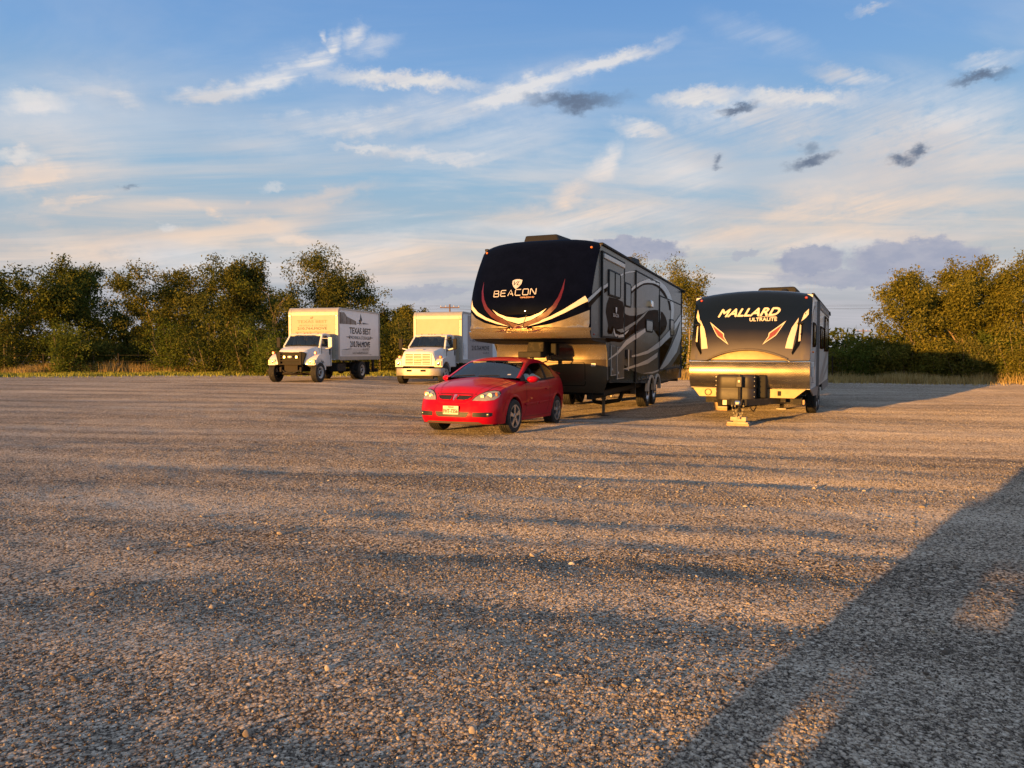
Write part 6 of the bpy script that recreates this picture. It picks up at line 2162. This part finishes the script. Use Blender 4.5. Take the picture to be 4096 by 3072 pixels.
def build_nature():
    # ---- trees on the left, from the frame's edge to the trucks
    G1 = 'trees along the left side of the yard'
    rows = [  # (sideways slope, distance, height, width, seed, leaf, stems, leaves, size, label)
        (-.735, 46, 7.9, 7.5, 101, 'dark', 2, 12000, .16, 'dark green tree cut by the left edge of the picture'),
        (-.645, 47, 8.1, 6.6, 102, 'dark', 2, 12500, .15, 'dark round-topped tree, second from the left edge'),
        (-.600, 50, 8.0, 5.0, 103, 'dark', 1, 9000, .15, 'narrow dark tree with bare twigs on top, third from the left'),
        (-.548, 52, 4.5, 4.0, 104, 'olive', 1, 9000, .15, 'lower olive tree beside the gap in the left tree line'),
        (-.485, 48, 7.8, 6.8, 105, 'olive', 3, 15000, .14, 'broad olive tree right of the gap in the left tree line'),
        (-.420, 47, 8.2, 6.2, 106, 'olive', 2, 13500, .14, 'tall olive tree with pale forked limbs left of the first truck'),
        (-.372, 48, 7.9, 4.4, 107, 'dark', 1, 9500, .14, 'slim dark tree just left of the first truck'),
        (-.275, 49, 9.3, 6.6, 108, 'olive', 2, 15500, .14, 'tallest tree, rising behind the first truck box'),
        (-.215, 51, 7.4, 5.0, 109, 'olive', 2, 10000, .14, 'olive tree with drooping right shoulder behind the first truck'),
        (-.155, 52, 4.9, 4.2, 110, 'dark', 1, 8000, .15, 'low dark tree between the two trucks'),
        (-.130, 50, 4.9, 3.2, 111, 'gold', 1, 7500, .13, 'yellow-green tree beside the second truck box'),
        (-.700, 55, 6.8, 7.0, 112, 'dark', 1, 9000, .18, 'shadowy tree at the back of the far left clump'),
        (-.460, 56, 6.4, 7.0, 113, 'dark', 1, 9000, .18, 'shadowy tree behind the broad olive tree'),
        (-.330, 57, 6.8, 6.5, 114, 'dark', 1, 9000, .18, 'shadowy tree behind the slim dark one'),
    ]
    for i, (sx, d, h, w, seed, leaf, stems, nl, size, lab) in enumerate(rows):
        make_tree('tree', lab, 'tree', at(sx, d), h, w, seed, leaf, stems, nl, size * 1.2, base=.06, dens=1.45, group=G1)
    make_tree('dead_tree', 'bare pale dead tree leaning left of the first truck box', 'tree', at(-.325, 46), 6.2, 5.0, 131, 'olive', 2, 900, .10, trunk=.2, dead=True, group=G1)
    make_tree('dead_tree', 'leafless sapling with bare twigs above the travel trailer roof', 'tree', at(.402, 60), 8.0, 3.4, 132, 'olive', 1, 0, .1, trunk=.10, dead=True)
    # ---- trees behind the big trailer and on the right
    make_tree('tree', 'gold-leaved tree standing behind the tall trailer roof', 'tree', at(.205, 46), 8.1, 4.6, 121, 'gold', 2, 9000, .13, base=.3)
    make_tree('tree', 'leafy tree seen in the gap between the two trailers', 'tree', at(.243, 44), 6.9, 3.0, 122, 'gold', 2, 8500, .13, base=.12)
    G2 = 'trees along the right side of the yard'
    for sx, d, h, w, seed, leaf, stems, nl, size, lab in [
            (.565, 38, 6.0, 5.2, 141, 'gold', 2, 13000, .13, 'leftmost spreading tree of the right-hand clump'),
            (.645, 38, 6.7, 5.6, 142, 'gold', 2, 15000, .13, 'tall spreading tree with pale limbs in the right-hand clump'),
            (.735, 37, 6.9, 5.6, 143, 'gold', 3, 15000, .13, 'tree cut by the right edge of the picture'),
            (.610, 44, 6.4, 6.0, 144, 'olive', 1, 9000, .16, 'shaded tree at the back of the right-hand clump'),
            (.700, 43, 6.6, 6.0, 145, 'olive', 1, 9000, .16, 'shaded tree behind the one at the right edge')]:
        make_tree('tree', lab, 'tree', at(sx, d), h, w, seed, leaf, stems, nl, size * 1.08, base=.06, dens=1.7, group=G2)
    # ---- shrubs
    S1 = 'shrubs under the left trees'
    for i, (sx, d, h, w, leaf, lab) in enumerate([
            (-.715, 44.5, 2.6, 3.6, 'dark', 'dark shrub in the far left corner'), (-.632, 43.6, 2.5, 3.0, 'green', 'bright green feathery shrub in front of the left trees'),
            (-.585, 45.5, 2.2, 2.8, 'dark', 'low dark shrub just right of the bright green one'), (-.53, 47, 1.9, 3.0, 'olive', 'low shrub in the gap of the left tree line'),
            (-.475, 45.5, 2.7, 3.2, 'green', 'green shrub right of the gap in the left tree line'), (-.425, 45, 3.2, 3.6, 'dark', 'tall dark shrub under the forked olive tree'),
            (-.375, 44.5, 3.0, 3.2, 'dark', 'dark shrub just left of the first truck cab'), (-.345, 43.5, 2.6, 2.6, 'green', 'pale green shrub beside the first truck mirror'),
            (-.245, 46, 3.4, 3.4, 'dark', 'dark shrub behind the first truck box'),
            (-.185, 46, 3.2, 3.2, 'dark', 'dark shrub at the tail of the first truck'), (-.148, 46, 3.3, 2.6, 'olive', 'shrub between the trucks, left of the second cab'),
            ]):
        make_shrub(lab, at(sx, d), h * 1.2, w * 1.15, 200 + i, leaf, 8500, .14, S1)
    S2 = 'shrubs along the right side of the yard'
    for i, (sx, d, h, w, leaf, lab) in enumerate([
            (.455, 40, 2.3, 2.6, 'gold', 'golden shrub beside the travel trailer rear'), (.485, 38.5, 2.3, 2.6, 'green', 'round green shrub half in the trailer shadow'),
            (.520, 38.5, 2.2, 3.0, 'olive', 'olive shrub in the trailer shadow'), (.555, 37.5, 2.5, 3.0, 'gold', 'golden shrub under the leftmost right-hand tree'),
            (.595, 36.8, 2.5, 3.0, 'gold', 'golden shrub in the middle of the right-hand thicket'), (.635, 36.4, 2.4, 2.8, 'olive', 'shrub by the pale double trunk at right'),
            (.675, 36.2, 3.0, 2.8, 'green', 'willowy green shrub near the right edge'), (.715, 35.6, 3.0, 3.0, 'gold', 'golden shrub at the right edge of the picture'),
            (.345, 44, 2.2, 3.4, 'olive', 'shrub behind the travel trailer front cap'), (.268, 42, 2.6, 2.2, 'gold', 'shrub in the gap between the trailers')]):
        make_shrub(lab, at(sx, d), h, w * 1.15, 240 + i, leaf, 8500, .12, S2)
    # ---- the scrub behind, one dark mass
    def thicket(name, lab, a, b, n, h, seed):
        rng = np.random.default_rng(seed)
        t = rng.uniform(0, 1, n)
        x = a[0] + (b[0] - a[0]) * t + rng.normal(0, .6, n)
        y = a[1] + (b[1] - a[1]) * t + rng.normal(0, 1.2, n)
        top = h * (.75 + .25 * vnoise(t * 37, t * 0, seed) + .18 * vnoise(t * 120, t * 0, seed + 1))
        z = rng.uniform(0, 1, n) ** .8 * top
        me = leaves_mesh(name, np.stack([x, y, z], -1), .34, rng, np.clip(rng.normal(.35, .2, n), 0, 1))
        me.materials.append(LEAF['dark'])
        tag(link(name, me), lab, 'thicket', kind='stuff')
    thicket('thicket', 'dark scrub filling the space behind the left trees', (-60, 56), (2, 60), 34000, 4.6, 301)
    thicket('thicket', 'dark scrub seen in the gaps beside the two trailers', (2, 60), (20, 52), 12000, 3.8, 303)
    thicket('thicket', 'dark scrub filling the space behind the right trees', (16, 46), (52, 42), 20000, 3.2, 302)
    # pale double trunk that catches the sun on the right
    m = MB()
    x, y, z = at(.632, 37.4)
    for dx, top, k in ((0, 3.8, .09), (.25, 3.3, .07)):
        p = Vector((dx * .3, 0, -.1))
        r_ = k
        rng = np.random.default_rng(77 + int(dx * 10))
        d = Vector((dx * .3, 0, 1)).normalized()
        for i in range(7):
            q = p + d * (top / 7)
            m.tube(p, q, r_, r_ * .86, n=7, cap=False)
            if i > 2:
                m.tube(q, q + Vector((rng.uniform(-.9, .9), rng.uniform(-.3, .3), rng.uniform(.3, .9))), r_ * .4, .012, n=5)
            p, r_ = q, r_ * .86
            d = (d + Vector(rng.normal(0, .12, 3))).normalized()
    t = m.build('trunk', 'deadwood', None, sm=60)
    T = thing('dead_tree', 'pale double trunk with bare branches among the right-hand shrubs', 'tree', (x, y, z))
    t.parent = T
    # ---- verge: the strip of turf and dry grass between gravel and trees
    def strip(name, lab, pts, mm, lift):
        V, F = [], []
        n = len(pts[0])
        for row in pts:
            for (px, py) in row:
                V.append((px, py, gz(px, py) + lift))
        for r_ in range(len(pts) - 1):
            for i in range(n - 1):
                F.append((r_ * n + i, r_ * n + i + 1, (r_ + 1) * n + i + 1, (r_ + 1) * n + i))
        o = MB().add(V, F).build(name, mm, None, sm=80)
        tag(o, lab, 'ground', kind='structure')
    mv, nt, out = new_mat('verge_soil')
    co = obj_co()
    c = mix(smooth(noise(co, .8, 5, .6), .4, .6), (.12, .10, .045), (.20, .15, .075))
    rough_diffuse(nt, out, c, bump(noise(co, 9, 4, .7), .6, .05))
    # left: near edge of the grass runs from far left to behind the trucks
    rng = np.random.default_rng(5)
    xs = np.linspace(-60, 3, 190)
    near = np.interp(xs, [-60, -30, -18, -8, 3], [39.5, 41.0, 42.6, 44.0, 46.0]) + vnoise(xs * .5, xs * 0, 31) * .7 + vnoise(xs * 1.9, xs * 0, 34) * .35
    strip('verge_left', 'grass verge under the left trees', [[(x, yy + k * 30) for x, yy in zip(xs, near)] for k in (0, .25, .5, 1.0)], mv, .012)
    xr = np.linspace(8, 40, 100)
    nearr = np.interp(xr, [8, 14, 20, 24, 28, 40], [41.5, 37.4, 34.9, 34.2, 33.4, 31]) + vnoise(xr * .5, xr * 0, 33) * .6 + vnoise(xr * 1.9, xr * 0, 35) * .3
    strip('verge_right', 'grass verge under the right trees', [[(x, yy + k * 30) for x, yy in zip(xr, nearr)] for k in (0, .25, .5, 1.0)], mv, .012)
    # dry grass and low green turf: uncountable blades
    def grass(name, lab, xs, near, off0, off1, n, h0, h1, w, cols, seed):
        rng = np.random.default_rng(seed)
        x = rng.uniform(xs[0], xs[-1], n)
        y = np.interp(x, xs, near) + rng.uniform(off0, off1, n)
        keep = rng.uniform(-1, 1, n) < vnoise(x * .9, y * .9, seed) * 1.2 + .45
        x, y = x[keep], y[keep]
        n = len(x)
        z = ground_z(x, y, False)
        h = rng.uniform(h0, h1, n) * (1 + .35 * vnoise(x * .6, y * .6, seed + 1))
        a = rng.uniform(0, 2 * np.pi, n)
        lean = rng.normal(0, .28, (n, 2)) * h[:, None]
        wx, wy = np.cos(a) * w * .5, np.sin(a) * w * .5
        A = np.stack([x - wx, y - wy, z], -1)
        B = np.stack([x + wx, y + wy, z], -1)
        Cc = np.stack([x + lean[:, 0], y + lean[:, 1], z + h], -1)
        V = np.stack([A, B, Cc], 1).reshape(-1, 3)
        F = np.arange(n * 3).reshape(-1, 3)
        me = quad_mesh(name, V, F, False)
        color_attr(me, np.repeat(np.clip(rng.normal(.5, .25, n), 0, 1), 3))
        me.materials.append(leaf_mat(name + '_blades', *cols, .35))
        tag(link(name, me), lab, 'grass', kind='stuff')
    dry = ((.34, .24, .09), (.56, .42, .18), (.74, .60, .32))
    turf = ((.26, .29, .05), (.42, .44, .09), (.56, .52, .15))
    grass('dry_grass', 'tall dry grass in front of the left trees', xs, near, 2.4, 4.8, 52000, .35, .80, .045, dry, 51)
    grass('turf', 'short green turf between gravel and dry grass at left', xs, near, -.25, 3.0, 75000, .08, .26, .08, turf, 52)
    grass('dry_grass', 'dry grass in front of the right trees', xr, nearr, -.1, 2.2, 30000, .18, .58, .035, dry, 53)
    grass('weeds', 'sparse weeds creeping out over the gravel edge at left', xs, near, -2.6, .2, 2600, .06, .26, .06, turf, 54)
    grass('weeds', 'sparse weeds creeping out over the gravel edge at right', xr, nearr, -1.8, .1, 1500, .06, .26, .05, dry, 55)
    # ---- wire fence
    def fence(lab, a, b, n, h):
        T = thing('wire_fence', lab, 'fence', (a[0], a[1], 0))
        pts = []
        rng = np.random.default_rng(int(abs(a[0] * 7)))
        for i in range(n + 1):
            t = i / n
            x, y = a[0] + (b[0] - a[0]) * t, a[1] + (b[1] - a[1]) * t
            z = gz(x, y)
            lx, ly = x - a[0], y - a[1]
            tilt = rng.normal(0, .03, 2)
            MB().tube((lx, ly, z - .05), (lx + tilt[0], ly + tilt[1], z + h), .045, .04, n=6).build('post', 'guard', T, sm=50)
            pts.append((lx, ly, z))
        for k in (.35, .62, .90):
            MB().path([(p[0], p[1] - .05, p[2] + h * k) for p in pts], .009, 4).build('wire', 'dark_metal', T)
    fence('sagging wire fence on dark posts before the left trees', (-38, 43.3), (2, 47.3), 9, 1.35)
    fence('wire fence on dark posts before the right trees', (13.5, 39.6), (33, 34.2), 5, 1.35)
    # ---- power line far behind
    def pole(lab, x, y, h, arm):
        T = thing('power_pole', lab, 'utility pole', (x, y, 0))
        MB().tube((0, 0, -.2), (0, 0, h), .16, .11, n=8).build('pole', 'guardwood', T, sm=50)
        MB().box(-arm, arm, -.07, .07, h - .55, h - .40).build('crossarm', 'guardwood', T)
        for k in (-1, -.45, .45, 1):
            MB().tube((k * arm * .92, 0, h - .40), (k * arm * .92, 0, h - .18), .05, .03, n=6).build('insulator', 'cream', T)
        return h
    M['guardwood'] = mat('weathered_pole_wood', (.16, .10, .07), .9, var=.2)
    pole('wooden power pole showing above the second truck box', -9.6, 110, 9.0, 1.5)
    pole('wooden power pole seen over the right-hand shrubs', 74, 150, 6.6, 1.6)
    for i, k in enumerate((-1.3, -.6, .6, 1.3)):
        P = []
        ends = [(-100, 118, 10.5), (-34.6, 112, 10.0), (-9.6, 110, 8.8), (24, 108, 8.8), (90, 104, 9.5)]
        for (x0, y0, z0), (x1, y1, z1) in zip(ends[:-1], ends[1:]):
            for j in range(8):
                t = j / 8
                P.append((x0 + (x1 - x0) * t, y0 + (y1 - y0) * t + k, z0 + (z1 - z0) * t - .9 * 4 * t * (1 - t) * .6 - (.0 if abs(k) > 1 else .45)))
        o = MB().path(P, .011, 4).build('power_line', 'black', None)
        tag(o, ['thin power line slung highest behind the yard, far strand', 'thin power line, lower far strand behind the yard', 'thin power line, lower near strand behind the yard', 'thin power line, near upper strand behind the yard'][i], 'wire', 'power lines behind the yard')


build_nature() if not globals().get('SKIPN') else 0

# ------------------------------------------------------------------ unseen vehicle behind the camera, shaped to cast the corner shadow
def build_shadow_pickup():
    az = R(SUN_AZ)
    u0, v0 = 1.72, -3.0                                  # across and along the sun's bearing
    T = thing('shadow_pickup', 'unseen grey pickup behind the camera, added and notched to shape the corner shadow', 'pickup',
              (u0 * math.cos(az) + v0 * math.sin(az), -u0 * math.sin(az) + v0 * math.cos(az), 0), -az)
    T.scale = (1, 1, 1.15)
    M['pickupgrey'] = mat('grey_pickup_paint', (.20, .20, .21), .3, .2, coat=.8)
    side = [(-2.99, .05), (-2.99, .62), (-2.86, .65), (-2.84, .85), (-2.70, .88), (-2.62, 1.06), (-1.35, 1.14), (2.85, 1.10), (2.9, .55), (2.3, .14), (-2.24, .14), (-2.24, .56), (-2.46, .56), (-2.46, .03), (-2.61, .03), (-2.61, .44), (-2.75, .44), (-2.75, .05)]  # notches cut so low sun leaves lit patches inside the shadow
    MB().prism(side, 'y', -.95, .95).build('body', 'pickupgrey', T)
    MB().box(-2.48, -2.2, .88, .92, .02, .41).build('mud_flap', 'black', T)  # added slab, no real flap: blocks the sun low in the notch
    MB().box(-2.2, 2.4, .86, .90, .02, .16).build('low_sun_blocker', 'black', T)  # added strip that keeps low sun from passing under the body
    # cab with open window bays: pillars and roof
    roof = MB().prism([(-.75, 1.72), (-.55, 1.80), (1.15, 1.82), (1.35, 1.74), (1.35, 1.68), (-.75, 1.66)], 'y', -.80, .80).build('roof', 'pickupgrey', T, bevel=.03)
    for y in (-.84, .84):
        for (x0, x1), (x2, x3) in (((-1.35, -1.25), (-.72, -.62)), ((.22, .34), (.24, .36)), ((1.30, 1.44), (1.22, 1.36))):
            MB().hexa([(x0, y - .05, 1.12), (x1, y - .05, 1.12), (x1, y + .05, 1.12), (x0, y + .05, 1.12)], [(x2, y * .94 - .05, 1.70), (x3, y * .94 - .05, 1.70), (x3, y * .94 + .05, 1.70), (x2, y * .94 + .05, 1.70)]).build('pillar', 'pickupgrey', T)
        MB().hexa([(-1.2, y - .004, 1.14), (.22, y - .004, 1.14), (.22, y + .004, 1.14), (-1.2, y + .004, 1.14)], [(-.62, y * .94 - .004, 1.67), (.24, y * .94 - .004, 1.67), (.24, y * .94 + .004, 1.67), (-.62, y * .94 + .004, 1.67)]).build('side_window', 'glass', T)
        MB().hexa([(.34, y - .004, 1.14), (1.30, y - .004, 1.14), (1.30, y + .004, 1.14), (.34, y + .004, 1.14)], [(.36, y * .94 - .004, 1.67), (1.22, y * .94 - .004, 1.67), (1.22, y * .94 + .004, 1.67), (.36, y * .94 + .004, 1.67)]).build('side_window', 'glass', T)
    for x in (-.05, .95):
        for y in (-.4, .4):
            MB().loft([[(x + dx, y + dy, z) for dx, dy in ((-.06, -k), (.06, -k), (.06, k), (-.06, k))] for z, k in ((.9, .22), (1.32, .22), (1.38, .12), (1.52, .12))]).build('seat', 'seat', T, bevel=.03)
    for x in (-1.85, 1.75):
        for s in (-1, 1):
            w = MB().lathe([(.2, .02), (.30, .03), (.38, .0), (.38, -.22), (.3, -.25)], (x, s * .93, .38), 'y', 28, sign=s).lathe([(0, .0), (.2, .02)], (x, s * .93, .38), 'y', 28, sign=s)
            w.build('wheel', 'rubber', T, sm=40)
    MB().box(1.55, 2.6, -.7, .7, 1.06, 1.30).build('tool_chest', 'black', T, bevel=.04)


build_shadow_pickup()
